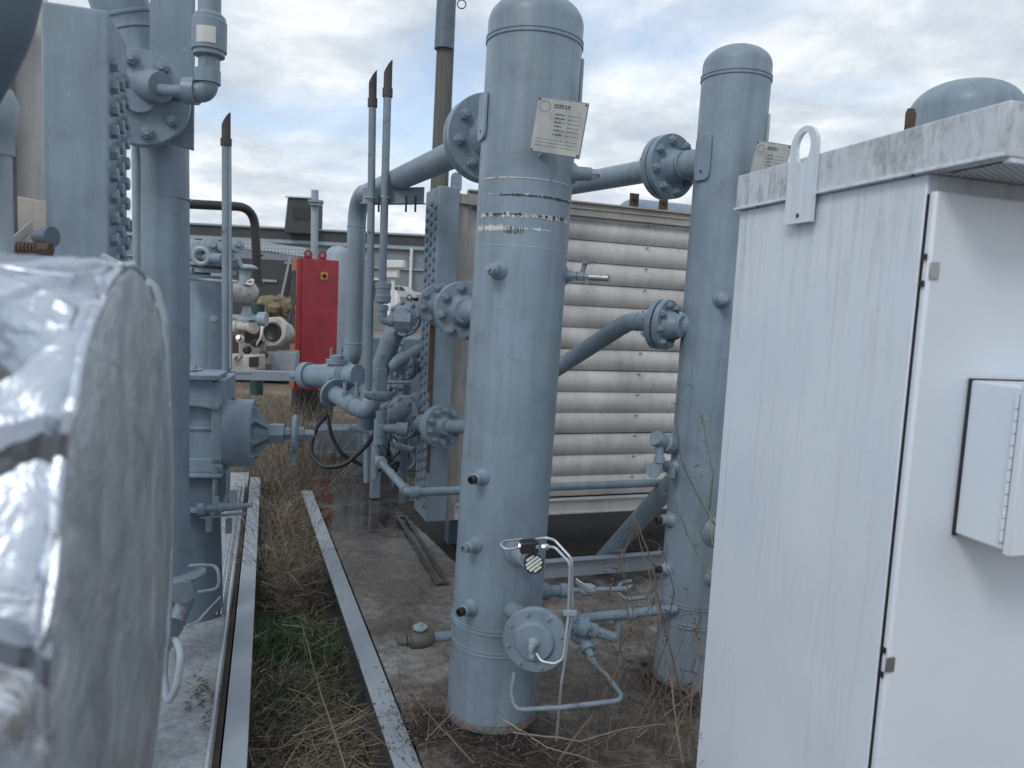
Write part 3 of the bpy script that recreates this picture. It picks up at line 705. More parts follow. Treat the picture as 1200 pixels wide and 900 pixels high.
# horizontal header pipe in front of cooler
K0 = P(478, 577, 3.72); K1 = K0 + vR*2.2; K2 = P(441, 541, 4.55); K3 = V((K2.x, K2.y, P(441, 500, 4.55).z))
K2.z = K0.z; K3.x = K2.x
t = thing('small_bore_pipe', 'thin blue pipe running level across the cooler louvers behind the near vessel', 'pipe', K0 - UP*.03)
pipe(t, [K1, K0, K2, K3 + UP*.05], .022, .03)
for p_, d_ in ((K0 + vR*.03, vR), (K0 + uR*.05, uR), (K2 + UP*.04, UP)):
    mb = MB(); mb.lathe(p_ - d_*.02, d_, [(0, .024), (.002, .029), (.045, .029), (.047, .024)], 16); mb.build('fitting', BLUE, t)
mb = MB(); mb.lathe(K0.lerp(K2, .8), (K2-K0), [(0, .034), (.012, .036), (.03, .036), (.04, .03)], 12); mb.build('clamp', BLUE_LIGHT, t)

# diagonal leg and low bar under the cooler
a = P(696, 668, 4.80); b = P(800, 552, 4.1)
mb = MB(); mb.cyl(a, b, .056, seg=24); tag(mb.build('brace_pipe', BLUE, None), 'slanting blue pipe rising from the deck behind the second vessel', 'pipe')
a = PZ(560, 664, .11); b = a + vR*1.9
mb = MB(); mb.box((a+b)/2, (b-a).length, .05, .008, vR); mb.box((a+b)/2 - UP*.058 + uR*.02, (b-a).length, .008, .11, vR); tag(mb.build('cross_beam', GREYBEAM, None, bevel=.001), 'low grey steel angle lying across the deck behind the near vessel', 'steel beam')

# ------------------------------------------------------------------ twin vent pipes
def vent(px_t, py_t, px_b, py_b, Y, r, label, topc=RUSTY):
    a = P(px_b, py_b, Y); b = P(px_t, py_t, Y); b = V((a.x + (b.x-a.x), b.y, b.z))
    t = thing('vent_pipe', label, 'vent pipe', a, 'upright vent pipes')
    mb = MB(); d = (b-a).normalized(); mb.cyl(a, b - d*.1, r, seg=18); mb.build('pipe', BLUE_WORN, t)
    mb = MB(); mb.lathe(b - d*.17, d, [(0, r), (.003, r*1.3), (.05, r*1.3), (.053, r)], 16); mb.build('coupling', TIPC, t)
    # slanted cut tip
    mb = MB(); n = 18; x, y, _ = basis(d); base = b - d*.12; vo = len(mb.v); X = V((1, 0, 0))
    for k in range(n):
        q = (x*cos(2*pi*k/n) + y*sin(2*pi*k/n))*r*1.05; mb.v.append(base+q)
    for k in range(n):
        q = (x*cos(2*pi*k/n) + y*sin(2*pi*k/n))*r*1.05; mb.v.append(base + q + d*(.12 + q.x*1.6))
    for k in range(n): k2 = (k+1) % n; mb.face([k, k2, n+k2, n+k])
    mb.face([n+k for k in range(n)]); mb.build('cut_tip', TIPC, t); return t
vt1 = vent(437, 90, 432, 458, 4.42, .0215, 'shorter of the twin grey vent pipes left of the utility pole')
vt2 = vent(455, 78, 448, 336, 4.40, .0225, 'taller of the twin grey vent pipes left of the utility pole')
pt = vent(265, 140, 265, 436, 5.0, .027, 'lone grey vent pipe standing beside the mid-distance blue tank')
mb = MB(); q = P(269, 165, 5.0); mb.cyl(q, P(270, 432, 5.0), .012, seg=10); mb.build('sample_tube', BLUE_LIGHT, pt)
# saddle bracket between pipe and vents
t = thing('pipe_support', 'blue bracket clamping the vent pipes to the thick elbow pipe', 'bracket', P(455, 236, 4.40))
a = P(425, 232, 4.50); b = P(497, 231, 4.40); mb = MB(); mb.box((a+b)/2 + UP*.012, (b-a).length, .008, .09, (b-a)); mb.box((a+b)/2 - UP*.034, (b-a).length, .06, .008, (b-a)); mb.build('bracket_plate', BLUE, t, bevel=.002)
for px in (444, 476, 487):
    mb = MB(); q = P(px, 236, 4.38); mb.cyl(q + UP*.03, q - UP*.06, .006, seg=8); mb.build('stud', BLACKPL, t)
for px, v_ in ((434, vt1), (451, vt2)):
    mb = MB(); q = P(px, 232, 4.41); mb.tube([q + V((.03*cos(a_), .03*sin(a_), 0)) for a_ in [pi*k/8 - pi for k in range(17)]], .005, 8); mb.build('u_bolt', BLUE_LIGHT, t)

# ------------------------------------------------------------------ valve cluster by the cooler header
# check valve + elbow on vent 2
t = thing('check_valve', 'blue threaded check valve under the taller twin vent pipe', 'valve', P(449, 378, 4.40))
c = P(449, 334, 4.40); mb = MB(); mb.lathe(P(448.5, 356, 4.40), UP, [(0, .026), (.01, .045), (.045, .048), (.05, .043), (.085, .043), (.088, .047), (.12, .047), (.125, .03)], 20); mb.build('valve_body', BLUE, t)
pipe(t, [P(448.5, 357, 4.40), P(448.5, 376, 4.40), P(472, 377, 4.40)], .026, .03, name='elbow')
for p_, d_ in ((P(448.5, 364, 4.40), UP), (P(455, 376, 4.40), V((1, 0, 0)))):
    mb = MB(); mb.lathe(p_, d_, [(0, .034), (.03, .034)], 16); mb.build('collar', BLUE, t)
mb = MB(); mb.lathe(P(462, 376, 4.40), V((1, 0, 0)), [(0, .05), (.10, .055)], 6); mb.build('union_nut', BLUE, t)
# slanted thick pipe w/ flange
t = thing('slanted_pipe', 'thick blue pipe dropping at a slant from a flange beside the plug wall', 'pipe', P(436, 470, 4.9))
a = P(470, 372, 4.95); pipe(t, [a + V((.05, .05, .03)), P(460, 393, 4.95), P(437, 458, 5.05), P(430, 500, 5.1)], .066, .12)
flange(t, P(476, 374, 4.9), V((-.35, -1, .1)), .112, .03, .066, n=8, rb=.015, neck=.03)
for (px, py, Yf, R_, lab) in ((471, 429, 4.78, .092, 'upper'), (470, 489, 4.72, .140, 'lower')):
    t = thing('header_flange', 'blue round flange with bent pipe, %s one left of the plug wall' % lab, 'flange', P(px, py, Yf)-UP*R_)
    dd = (V((-.55, -.8, .05))).normalized(); c = P(px, py, Yf)
    flange(t, c - dd*.03, dd, R_, .026, R_*.42, n=8, rb=.0165, neck=.03)
    mb = MB(); mb.lathe(c - dd*.034, -dd, [(0, R_), (.026, R_), (.026, R_*.5), (.3, R_*.45)], 32); mb.build('rear_flange', BLUE, t)
    pipe(t, [c + dd*.03, c + dd*.08, c + dd*.10 + V((.16, .16, .10))], R_*.42, .07)
# horizontal receiver pipe with end elbow (lower left)
t = thing('manifold_pipe', 'short thick blue pipe with rounded elbow below the thick vertical pipe', 'pipe', P(420, 492, 4.75))
pipe(t, [P(393, 462, 5.0), P(415, 476, 4.85), P(432, 483, 4.75), P(436, 455, 4.9)], .058, .1)
flange(t, P(392, 461, 5.0), (P(392, 461, 5.0)-P(415, 476, 4.85)).normalized(), .10, .025, .06, n=6, rb=.012, neck=.02)
for px, py in ((404, 455), (418, 455)):
    mb = MB(); q = P(px, py+9, 4.88); mb.lathe(q, UP, [(0, .022), (.03, .022), (.032, .014), (.09, .014)], 10); mb.build('nipple', BLUE, t)
# vertical valve stem assembly
t = thing('needle_valve', 'upright blue valve with large nut on the small pipe near the puddle', 'valve', P(447, 545, 4.52))
c = P(446, 468, 4.52)
mb = MB(); mb.lathe(P(446, 520, 4.52), UP, [(0, .022), (.0, .034), (.05, .034), (.052, .04), (.12, .04), (.125, .03), (.2, .036)], 18); mb.build('lower_body', BLUE, t)
mb = MB(); mb.lathe(c - UP*.01, UP, [(0, .04), (.015, .062), (.03, .07), (.05, .07), (.065, .055)], 8); mb.build('hex_nut', BLUE, t)
mb = MB(); mb.lathe(c + UP*.055, UP, [(0, .036), (.13, .034), (.135, .026), (.17, .026), (.172, .017), (.22, .017)], 16); mb.build('bonnet', BLUE, t)
mb = MB(); mb.cyl(c + UP*.02, P(430, 455, 4.56), .03, .022); mb.lathe(P(433, 461, 4.56), V((1, 0, 0)), [(-.03, .028), (.0, .04), (.02, .04)], 12); mb.build('side_branch', BLUE, t)
mb = MB(); q = P(455, 502, 4.50); mb.lathe(q, V((1, 0, 0)), [(-.03, .022), (.0, .03), (.05, .03), (.052, .042), (.12, .042)], 14); mb.build('side_outlet', BLUE, t)
# actuator / valve to the left (horizontal cylinder)
t = thing('control_valve', 'horizontal blue cylinder valve with stem end beside the red cabinet', 'valve', P(372, 458, 5.3))
a = P(392, 440, 5.2); b = P(357, 440, 5.35); dd = (b-a).normalized(); L = (b-a).length
mb = MB(); mb.lathe(a, dd, [(0, .085), (L*.25, .085), (L*.25, .078), (L*.8, .078), (L*.8, .095), (L, .095), (L, .05), (L+.05, .05), (L+.05, .03), (L+.12, .03)], 24); f_ = mb.build('actuator', BLUE, t)
for k in range(6): a_ = 2*pi*k/6; x, y, _ = basis(dd); bolt(f_, a + dd*L*.8 + (x*cos(a_)+y*sin(a_))*.085 + dd*.055, dd, .010)
mb = MB(); mb.lathe(a, -dd, [(0, .10), (.03, .11), (.10, .11), (.13, .075), (.22, .075)], 24); mb.build('valve_body', BLUE, t)
mb = MB(); q = P(395, 418, 5.15); mb.lathe(q - UP*.05, UP, [(0, .075), (.03, .075), (.03, .05), (.06, .05)], 20); mb.build('cap', BLUE, t)
for dx in (-.04, .03):
    mb = MB(); mb.cyl(q + V((dx, 0, 0)), q + V((dx, 0, .06)), .009, seg=8); mb.build('stud', BLUE_WORN, t)
# support post below cluster
mb = MB(); a = PZ(441, 583, 0); b = P(440, 500, a.y)
mb.box((a+b)/2, .075, .075, (b-a).length, uR); tag(mb.build('support_post', BLUE, None, bevel=.004), 'square blue post standing in the puddle under the valves', 'post')
# black hoses
def hose(pts, r, label):
    mb = MB(); mb.tube(fillet(pts, .15, 8), r, 12); t = mb.build('hose', BLACK, None); tag(t, label, 'hose', 'black hoses under the valves'); return t
h1 = hose([P(383, 487, 4.9), P(370, 500, 4.75), P(362, 530, 4.7), P(378, 549, 4.65), P(404, 545, 4.65), P(430, 522, 4.7), P(445, 500, 4.9)], .015, 'thick black hose curving in a U below the valves')
h2 = hose([P(384, 487, 4.95), P(388, 510, 4.9), P(400, 532, 4.9), P(424, 545, 4.95)], .013, 'thinner black hose hanging inside the U shaped one')
for k in range(4):
    hose([P(438+k*3, 505+k*9, 5.2), P(458-k*3, 515+k*12, 5.0+.05*k), P(452+k*6, 540, 5.1), P(440+k*9, 556-k*5, 5.0), P(468-k*2, 530+k*10, 5.2)], .008, ['first', 'second', 'third', 'last'][k] + ' black cable of the tangle hanging left of the plug wall')
mb = MB(); q_ = P(412, 500, 8.0); mb.box(V((q_.x, q_.y, (q_.z+GZ)/2)), .78, .4, q_.z-GZ, vR); mb.box(V((q_.x, q_.y, .0)), .9, .5, .05, vR); tag(mb.build('equipment_plinth', BLUE_DULL, None, bevel=.005), 'dark blue steel plinth behind the black hoses', 'plinth')
t = thing('pump_unit', 'dark blue pump unit with grey tubes, seen low behind the slanted pipe', 'pump', P(462, 560, 7.0))
mb = MB(); q_ = P(462, 470, 7.2); mb.box(V((q_.x, q_.y, q_.z*.45)), .62, .5, q_.z*.9, vR); mb.build('casing', BLUE_DULL, t, bevel=.02)
for k in range(7):
    mb = MB(); a_ = P(438+k*6, 470+7*k, 6.6); mb.tube(fillet([a_, a_ + V((.02*k, 0, -.25)), a_ + V((.22-.05*k, -.1, -.33)), a_ + V((.25-.05*k, -.05, -.65))], .08, 5), .014, 8); mb.build('tube', random.choice([BLUE_DULL, BLACK, BLUE]), t)
mb = MB(); mb.lathe(P(455, 505, 6.75), V((-.2, -1, 0)), [(0, .14), (.08, .14), (.1, .09), (.2, .09)], 20); mb.build('motor_end', BLUE, t)
t = thing('machine_housing', 'dull blue machine housing seen behind the slanted pipe and valves', 'machine', P(455, 560, 8.6))
a_ = P(428, 394, 8.6); b_ = P(488, 398, 8.6); mb = MB(); mb.box(V(((a_.x+b_.x)/2, 8.9, (a_.z+GZ)/2)), b_.x-a_.x, .6, a_.z-GZ); hs = mb.build('casing', BLUE_DULL, t, bevel=.02)
for k in range(3): mb = MB(); mb.box(V(((a_.x+b_.x)/2, 8.58, a_.z-.25-.3*k)), (b_.x-a_.x)*.8, .04, .05); mb.build('rib', BLUE_DULL, hs)
for (pts_, r_, lab) in (([P(462, 400, 5.7), P(462, 470, 5.7), P(440, 486, 5.8), P(440, 560, 5.8)], .030, 'blue pipe jogging down behind the upper header flange'),
    ([P(482, 448, 5.0), P(440, 448, 5.0), P(440, 440, 5.0)], .010, 'thin pale tube crossing above the upright valve'),
    ([P(457, 420, 5.3), P(457, 520, 5.3), P(485, 528, 5.2)], .022, 'blue pipe dropping between the two header flanges'),
    ([P(410, 500, 5.6), P(430, 505, 5.6), P(430, 565, 5.6)], .026, 'short blue drain pipe behind the black hoses')):
    tubing('process_pipe', pts_, r_, lab, BLUE, .05, 'pipe')
for (px, py, R_, lab) in ((462, 405, .075, 'small blue round flange high behind the slanted pipe'), (457, 455, .06, 'tiny blue flange between the upper and lower header flanges')):
    t = thing('pipe_flange', lab, 'flange', P(px, py, 5.3)-UP*R_); flange(t, P(px, py, 5.3), V((-.3, -1, .2)), R_, .022, R_*.4, n=6, rb=.012, neck=.02)
mb = MB(); mb.box(P(474, 520, 5.5), .05, .05, .9); tag(mb.build('channel_post', BLUE_DULL, None, bevel=.004), 'dark blue channel post close to the left of the plug wall', 'post')
# drooping signal cables in header: more equipment behind the twin vents
t = thing('filter_housing', 'pale blue dome topped filter behind the twin vent pipes', 'filter', P(392, 440, 12.2))
c = P(397, 293, 12.2); z0 = -.2
mb = MB(); cb = V((c.x, c.y, 0)); mb.lathe(cb, UP, [(0, .2), (c.z-.08, .2), (c.z, .17), (c.z+.05, .10), (c.z+.065, .0005)], 24); mb.build('housing', BLUE_LIGHT, t)
mb = MB(); mb.lathe(cb + UP*(c.z-.6), V((-.5, -1, 0)), [(0, .05), (.27, .05), (.27, .08), (.3, .08)], 14); mb.build('nozzle', BLUE, t)
t = thing('second_filter', 'pale blue cylinder right behind the twin vent pipes', 'filter', P(420, 440, 11.5))
c = P(420, 300, 11.5); mb = MB(); mb.lathe(V((c.x, c.y, 0)), UP, [(0, .14), (c.z-.05, .14), (c.z, .10), (c.z+.03, .0005)], 20); mb.build('housing', BLUE_LIGHT, t)

# ------------------------------------------------------------------ small parts on vessel 1
# top right sample valve
t = thing('sample_valve', 'small valve with bright nozzle on the right side of the near vessel', 'valve', P(675, 330, 2.85))
a = v1.w(radians(88), v1.R-.01, 1.70); c0 = P(664, 323, a.y); a.z = c0.z; X = (P(715, 326, 2.8)-a).normalized()
mb = MB(); mb.lathe(a, X, [(0, .042), (.012, .036), (.02, .022), (.035, .02)], 18); mb.build('boss', BLUE, t)
mb = MB(); mb.lathe(a+X*.035, X, [(0, .019), (.022, .019), (.022, .013), (.03, .013), (.03, .018), (.05, .018), (.05, .011), (.095, .011)], 6); mb.build('body', BLUE, t)
mb = MB(); mb.lathe(a+X*.105, X, [(-.02, .009), (0, .009), (.0, .013), (.02, .013), (.075, .012)], 12); mb.build('outlet', STEEL, t)
q = a + X*.072; s_ = V((.25, -.1, 1)).normalized(); mb = MB(); mb.cyl(q, q + s_*.05, .009, seg=10); mb.cyl(q+s_*.05, q + s_*.062, .018, seg=14); mb.build('knob', BLUE_WORN, t)
mb = MB(); q = a + X*.09; mb.tube([q, q + V((.006, 0, -.03)), q + V((.014, -.0, -.075))], .002, 6); mb.build('tag_wire', TUBING, t)
# drain ball valve on the left
t = thing('drain_valve', 'brown grey ball valve on the stub left of the near vessel foot', 'valve', P(490, 760, 2.8))
a = P(530, 745, 2.85); b = P(505, 747, 2.8); e = P(465, 753, 2.76); X = (e-a).normalized()
mb = MB(); mb.cyl(a + X*-.05, b, .019, seg=16); mb.build('pipe', BLUE, t)
mb = MB(); mb.lathe(b - X*.008, X, [(0, .026), (.012, .034), (.05, .038), (.09, .034), (.092, .024), (.105, .024)], 12); mb.lathe(b + X*.1, X, [(0, .021), (.018, .021), (.02, .017), (.032, .017)], 8); mb.build('valve_body', VALVEM, t)
q = b + X*.045 + UP*.03; mb = MB(); mb.lathe(q, UP, [(0, .016), (.012, .016), (.012, .028), (.02, .028)], 12); mb.lathe(q+UP*.02, UP, [(0, .01), (.012, .01)], 6); mb.build('stem_cap', BLUE_LIGHT, t)
# level controller
t = thing('level_controller', 'black topped level controller with striped round dial on the near vessel', 'controller', P(615, 670, 2.6))
n0 = v1.w(radians(8), v1.R-.01, .72); dd = v1.d(radians(14)); mb = MB()
c0 = P(605, 645, 2.72)
dd = (P(626, 660, 2.5) - c0).normalized()
mb.lathe(c0 - dd*.03, dd, [(0, .062), (.02, .060), (.028, .05), (.06, .048), (.062, .042), (.09, .040)], 28); mb.build('coupling', BLUE, t)
q = c0 + dd*.06; mb = MB(); mb.lathe(q, dd, [(0, .034), (.09, .034), (.10, .032)], 24); mb.build('dial_housing', BLUE_LIGHT, t)
ce = P(625.5, 660.5, 2.49); nn = (EYE - ce).normalized(); nn = (nn + dd*1.0).normalized()
mb = MB(); mb.lathe(ce - nn*.012, nn, [(0, .034), (.012, .035), (.014, .033)], 28); dl = mb.build('dial', BLACKPL, t)
x, y, _ = basis(nn); mb = MB(); s45 = (x+y*.75).normalized(); t45 = nn.cross(s45)
for k in range(-2, 3):
    o_ = k*.0112; hl = math.sqrt(max(.0300**2-(abs(o_)+.0035)**2, 1e-6)); mb = MB(); mb.box(ce + nn*.0030 + t45*o_, 2*hl, .0078, .0012, s45, nn); mb.build('stripe', LABELW, dl)
q = P(620, 640, 2.50); mb = MB(); mb.box(q, .062, .05, .038, V((1, .1, .08))); bx_ = mb.build('pilot_block', BLACKPL, t, bevel=.004)
bolt(bx_, P(630, 641, 2.475), V((.3, -1, .1)), .006)
for px, py in ((611, 640), (638, 641)):
    mb = MB(); q = P(px, py, 2.5); mb.lathe(q - V((.01, 0, 0)), V((1, 0, .05)), [(0, .010), (.010, .012), (.022, .012), (.024, .007), (.03, .007)], 6); mb.build('fitting', TUBING, t)
# diaphragm valve
t = thing('diaphragm_valve', 'large round blue diaphragm valve low on the near vessel', 'valve', P(627, 795, 2.5))
cv = P(627, 750, 2.56); nv = V((-.22, -1, -.0)).normalized()
mb = MB(); mb.lathe(cv - nv*.03, nv, [(0, .06), (.005, .115), (.02, .117), (.024, .117), (.026, .114), (.030, .114), (.032, .117), (.036, .117), (.040, .113), (.042, .075), (.052, .070), (.056, .065), (.058, .03), (.058, .0005)], 48); dk_ = mb.build('diaphragm_case', BLUE, t, ang=28)
x, y, _ = basis(nv)
for k in range(8): a_ = .3 + 2*pi*k/8; bolt(dk_, cv + (x*cos(a_)+y*sin(a_))*.098 + nv*.011, nv, .0072)
mb = MB(); mb.lathe(cv + nv*.026, nv, [(0, .022), (.01, .020), (.02, .012), (.04, .012), (.042, .008), (.055, .008)], 8); mb.build('stem_nut', BLUE_LIGHT, dk_)
mb = MB(); q = cv - UP*.035 + nv*.026; mb.lathe(q, nv, [(0, .016), (.016, .013), (.03, .010)], 8); mb.build('port', BLUE_LIGHT, dk_)
mb = MB(); c0 = P(600, 714, 2.72); mb.cyl(c0, P(612, 722, 2.62), .032, .03); mb.cyl(cv - nv*.03, cv - nv*.1, .04, .03); mb.build('bonnet', BLUE, t)
mb = MB()
rnd = random.Random(5)
for k in range(14): 
    q = cv + nv*.0265 + x*0 + V((1, .22*0, 0))*0 + (nv.cross(UP)).normalized()*(-.032+.005*k) + UP*(.034 + rnd.uniform(-.001, .001)); mb.box(q, .003, .003, .0016, nv.cross(UP), nv)
mb.build('embossed_text', BLUE_LIGHT, dk_)
# tubing
tubing('instrument_tubing', [P(612, 641, 2.5), P(592, 644, 2.48), P(586, 638, 2.5), P(590, 634, 2.53), P(612, 632, 2.56)], .0042, 'bright tubing loop left of the black topped controller')
tubing('instrument_tubing', [P(628, 632, 2.52), P(640, 630, 2.5), P(650, 633, 2.5), P(670, 655, 2.46), P(671, 720, 2.46), P(658, 800, 2.46), P(652, 868, 2.5)], .0052, 'bright long tubing running from the controller down to the deck')
tubing('instrument_tubing', [P(640, 641, 2.49), P(650, 641, 2.47), P(668, 660, 2.44), P(666, 722, 2.44), P(660, 772, 2.42), P(650, 778, 2.42), P(634, 775, 2.43), P(629, 766, 2.45)], .0050, 'bright tubing from the controller curving into the round diaphragm valve')
tubing('drain_tubing', [P(603, 788, 2.5), P(599, 812, 2.48), P(604, 832, 2.45), P(660, 829, 2.4), P(726, 821, 2.45), P(728, 814, 2.5), P(712, 792, 2.62), P(690, 772, 2.75)], .0085, 'thick grey tube bent in a flat loop under the round diaphragm valve', BLUE_WORN, .04)
# tube clamp
t = MB(); q = P(668, 718, 2.44); t.box(q, .045, .016, .018, V((1, 0, .05))); o = t.build('tube_clamp', BLUE_LIGHT, None, bevel=.002); tag(o, 'small pale clamp holding the two upright tubes together', 'clamp')
# pipes between vessels at low level
t = thing('level_pipe', 'short blue pipe with lever valve between the vessels, upper low one', 'pipe', P(670, 700, 3))
a = P(628, 693, 2.95); b = P(735, 690, 3.05); X = (b-a).normalized()
pipe(t, [a, b, b+V((.02, .03, -.002))], .010, .02); 
mb = MB(); mb.lathe(a + X*.0, X, [(0, .034), (.05, .034), (.055, .024), (.10, .024), (.10, .030), (.13, .030), (.13, .02), (.15, .02)], 12); mb.build('union', BLUE, t)
mb = MB(); mb.lathe(P(684, 691, 3.0), X, [(-.02, .016), (0, .026), (.03, .026), (.05, .016)], 10); mb.build('valve_body', BLUE_LIGHT, t)
mb = MB(); q = P(683, 686, 2.96); mb.box(q, .07, .006, .022, (P(694, 692, 2.94)-P(676, 680, 2.96))); mb.build('lever', TUBING, t, bevel=.002)
t = thing('lower_pipe', 'blue pipe with valve between the two vessels at foot height', 'pipe', P(720, 730, 3))
a = P(668, 726, 2.95); b = P(768, 716, 3.1); X = (b-a).normalized(); pipe(t, [a, b, b+X*.1], .020, .02)
mb = MB(); mb.lathe(a - X*.02, X, [(0, .03), (.035, .03)], 6); mb.build('union', BLUE, t); mb = MB(); mb.lathe(P(735, 720, 3.05), X, [(0, .026), (.03, .026)], 16); mb.build('union', BLUE, t)
pipe(t, [P(724, 722, 3.04), P(724, 745, 3.04)], .014)
t = thing('dump_valve', 'blue globe valve behind the round diaphragm valve', 'valve', P(690, 760, 2.85))
c = P(681, 742, 2.85); dd = (P(695, 775, 2.75)-c).normalized()
mb = MB(); mb.lathe(c - dd*.06, dd, [(0, .025), (.02, .04), (.05, .048), (.08, .042), (.1, .024), (.115, .024), (.115, .03), (.14, .03), (.14, .016), (.17, .016)], 16); mb.build('valve_body', BLUE, t)
mb = MB(); mb.lathe(P(665, 728, 2.8), V((1, .1, -.35)), [(0, .028), (.03, .028), (.035, .04), (.075, .04), (.08, .028), (.12, .028), (.125, .02), (.2, .02)], 14); mb.build('cross_body', BLUE, t)
bolt(t, P(672, 726, 2.78), V((0, -1, .2)), .011); bolt(t, P(690, 735, 2.78), V((.2, -1, .2)), .011)
pipe(t, [P(692, 768, 2.78), P(700, 785, 2.72)], .012)
tubing('hose_loop', [P(740, 681, 3.3), P(727, 683, 3.28), P(723, 695, 3.26), P(735, 703, 3.25), P(757, 700, 3.25)], .009, 'grey hose loop beside the second vessel', BLUE_WORN, .05, 'hose')
# relief valve at vessel 2
t = thing('relief_valve', 'angled blue relief valve on the left side of the second vessel', 'valve', P(768, 560, 3.1))
a = v2.w(radians(-80), v2.R-.02, P(788, 512, 3.25).z); c = P(758, 509, 3.1); X = (c - P(785, 521, 3.2)).normalized()
mb = MB(); mb.lathe(P(785, 521, 3.2)-X*.06, X, [(0, .036), (.06, .036), (.06, .043), (.10, .043), (.11, .034), (.16, .034), (.17, .03)], 14); mb.build('bonnet', BLUE, t)
mb = MB(); mb.lathe(P(773, 522, 3.15), (P(772, 560, 3.12)-P(773, 522, 3.15)), [(0, .018), (.05, .018), (.05, .024), (.075, .024), (.075, .017), (.11, .017)], 12); mb.build('outlet', BLUE, t)
mb = MB(); mb.lathe(P(767, 551, 3.1), V((-.4, -1, .15)), [(0, .026), (.03, .032), (.04, .03)], 16); mb.build('cap', BLUE, t)
mb = MB(); c = P(783, 553, 3.12); mb.box(c+V((.02, .05, 0)), .02, .1, .05); mb.build('mount', BLUE, t)

# ------------------------------------------------------------------ white cabinet on the right
TB = 1.905; TT = 2.0
kn = PZ(1088, 203, TB); kf = PZ(867, 247, TB); ku = (kf-kn).normalized(); kv = V((ku.y, -ku.x, 0))
if kv.x < 0: kv = -kv
LENc = (kf-kn).length; Wc = .8
def kp(u, v, z): return V((kn.x, kn.y, 0)) + ku*u + kv*v + UP*z
cab = thing('equipment_cabinet', 'tall white metal cabinet filling the right edge with mildewed roof band', 'cabinet', kp(LENc/2, Wc/2, 0))
mb = MB(); mb.box(kp(LENc/2, Wc/2, TB/2), LENc, Wc, TB, ku); body = mb.build('body', CAB, cab, bevel=.004)
rc = PZ(1195, 118, TT); oh = -( (rc-kn).dot(ku) ); oh = max(.12, oh)
mb = MB(); L_ = LENc+oh+.004; mb.box(kp((LENc+.004-oh)/2, Wc/2-.006, (TB+TT)/2), L_, Wc+.012, TT-TB, ku); roof = mb.build('roof', MILDEW, cab, bevel=.003)
mb = MB(); mb.box(kp((LENc+.006-oh)/2, -.0145, TB+.0035), L_, .006, .007, ku); mb.build('drip_edge', CAB, roof, bevel=.001)
mb = MB(); mb.quad(kp(-oh+.015, .02, TB-.003), kp(-.02, .02, TB-.003), kp(-.02, Wc, TB-.003), kp(-oh+.015, Wc, TB-.003)); mb.build('perforated_soffit', SOFFIT, roof, flat=True)
mb = MB(); mb.box(kp(-oh+.008, Wc/2, TB-.004), .012, Wc, .008, ku); mb.build('soffit_edge', CAB, roof)
mb = MB(); mb.box(kp(-.0015, Wc/2+.0015, .93), .003, Wc-.001, 1.87, ku); mb.build('door_gasket', BLACK, cab)
mb = MB(); mb.box(kp(-.0128, Wc/2+.000, .93), .0196, Wc-.006, 1.88, ku); door = mb.build('door', DOOR, cab, bevel=.006)
for (px, py) in ((1095, 317), (1043, 779)):
    q = ray(px, py); # intersect with door plane
    n_ = ku; dpl = (kp(-.026, 0, 0)).dot(n_); s_ = (dpl - EYE.dot(n_))/q.dot(n_); c = EYE + q*s_
    mb = MB(); mb.box(c, .003, .022, .032, ku); mb.build('hinge_plate', STEEL, door, bevel=.001)
    mb = MB()
    for dz in (-.026, .026): mb.box(kp(-.012, -.0012, c.z+dz), .012, .003, .012, ku)
    mb.build('hinge_notch', BLACKPL, door)
# small specks / screw on side
for (px, py) in ((888, 243), (1070, 204)):
    q = ray(px, py); dpl = kp(0, -.0125, 0).dot(kv); s_ = (dpl - EYE.dot(kv))/q.dot(kv); c = EYE + q*s_; mb = MB(); mb.lathe(c, -kv, [(0, .005), (.002, .004)], 10); mb.build('screw', RUSTY, roof)
# lifting lug plate
def on_side(px, py, off=-.013):
    q = ray(px, py); s_ = (kp(0, off, 0).dot(kv) - EYE.dot(kv))/q.dot(kv); return EYE + q*s_
a = on_side(938, 262); b = on_side(942, 150); cu = (a-kn).dot(ku); wl = abs((on_side(923, 262)-on_side(954, 262)).dot(ku)); hl = b.z-a.z
o = [(-wl/2, 0), (wl/2, 0)]; cy = hl - wl/2; n = 12
hole = [(cos(2*pi*k/24)*wl*.27, cy - wl*.0 + sin(2*pi*k/24)*wl*.36) for k in range(24)]
outer = []
for k in range(24):
    a_ = 2*pi*k/24; cx, sy_ = cos(a_), sin(a_)
    if sy_ >= 0: outer.append((cx*wl/2, cy + sy_*wl/2))
    else: m_ = max(abs(cx), abs(sy_)); outer.append((cx/m_*wl/2 if abs(cx) < 1 else cx*wl/2, cy + sy_/m_*wl*.5))
mb = MB(); O = kp(cu, -.019, a.z); th = .010
for k_ in (-.5, .5):
    for q in outer: mb.v.append(O + ku*q[0] + UP*q[1] + kv*(k_*th))
    for q in hole: mb.v.append(O + ku*q[0] + UP*q[1] + kv*(k_*th))
for k in range(24):
    j = (k+1) % 24; mb.face([k, j, 24+j, 24+k]); mb.face([48+k, 72+k, 72+j, 48+j]); mb.face([k, 48+k, 48+j, j]); mb.face([24+k, 24+j, 72+j, 72+k])
lgb = cy - wl*.5; mb.box(kp(cu, -.019, a.z + lgb/2), wl, th, lgb, ku)
lp = mb.build('lifting_lug', CAB, cab, ang=30)
mb = MB(); mb.lathe(kp(cu-.002, -.0245, a.z+.018), -kv, [(0, .006), (.002, .005)], 8); mb.build('rust_spot', RUSTY, lp)
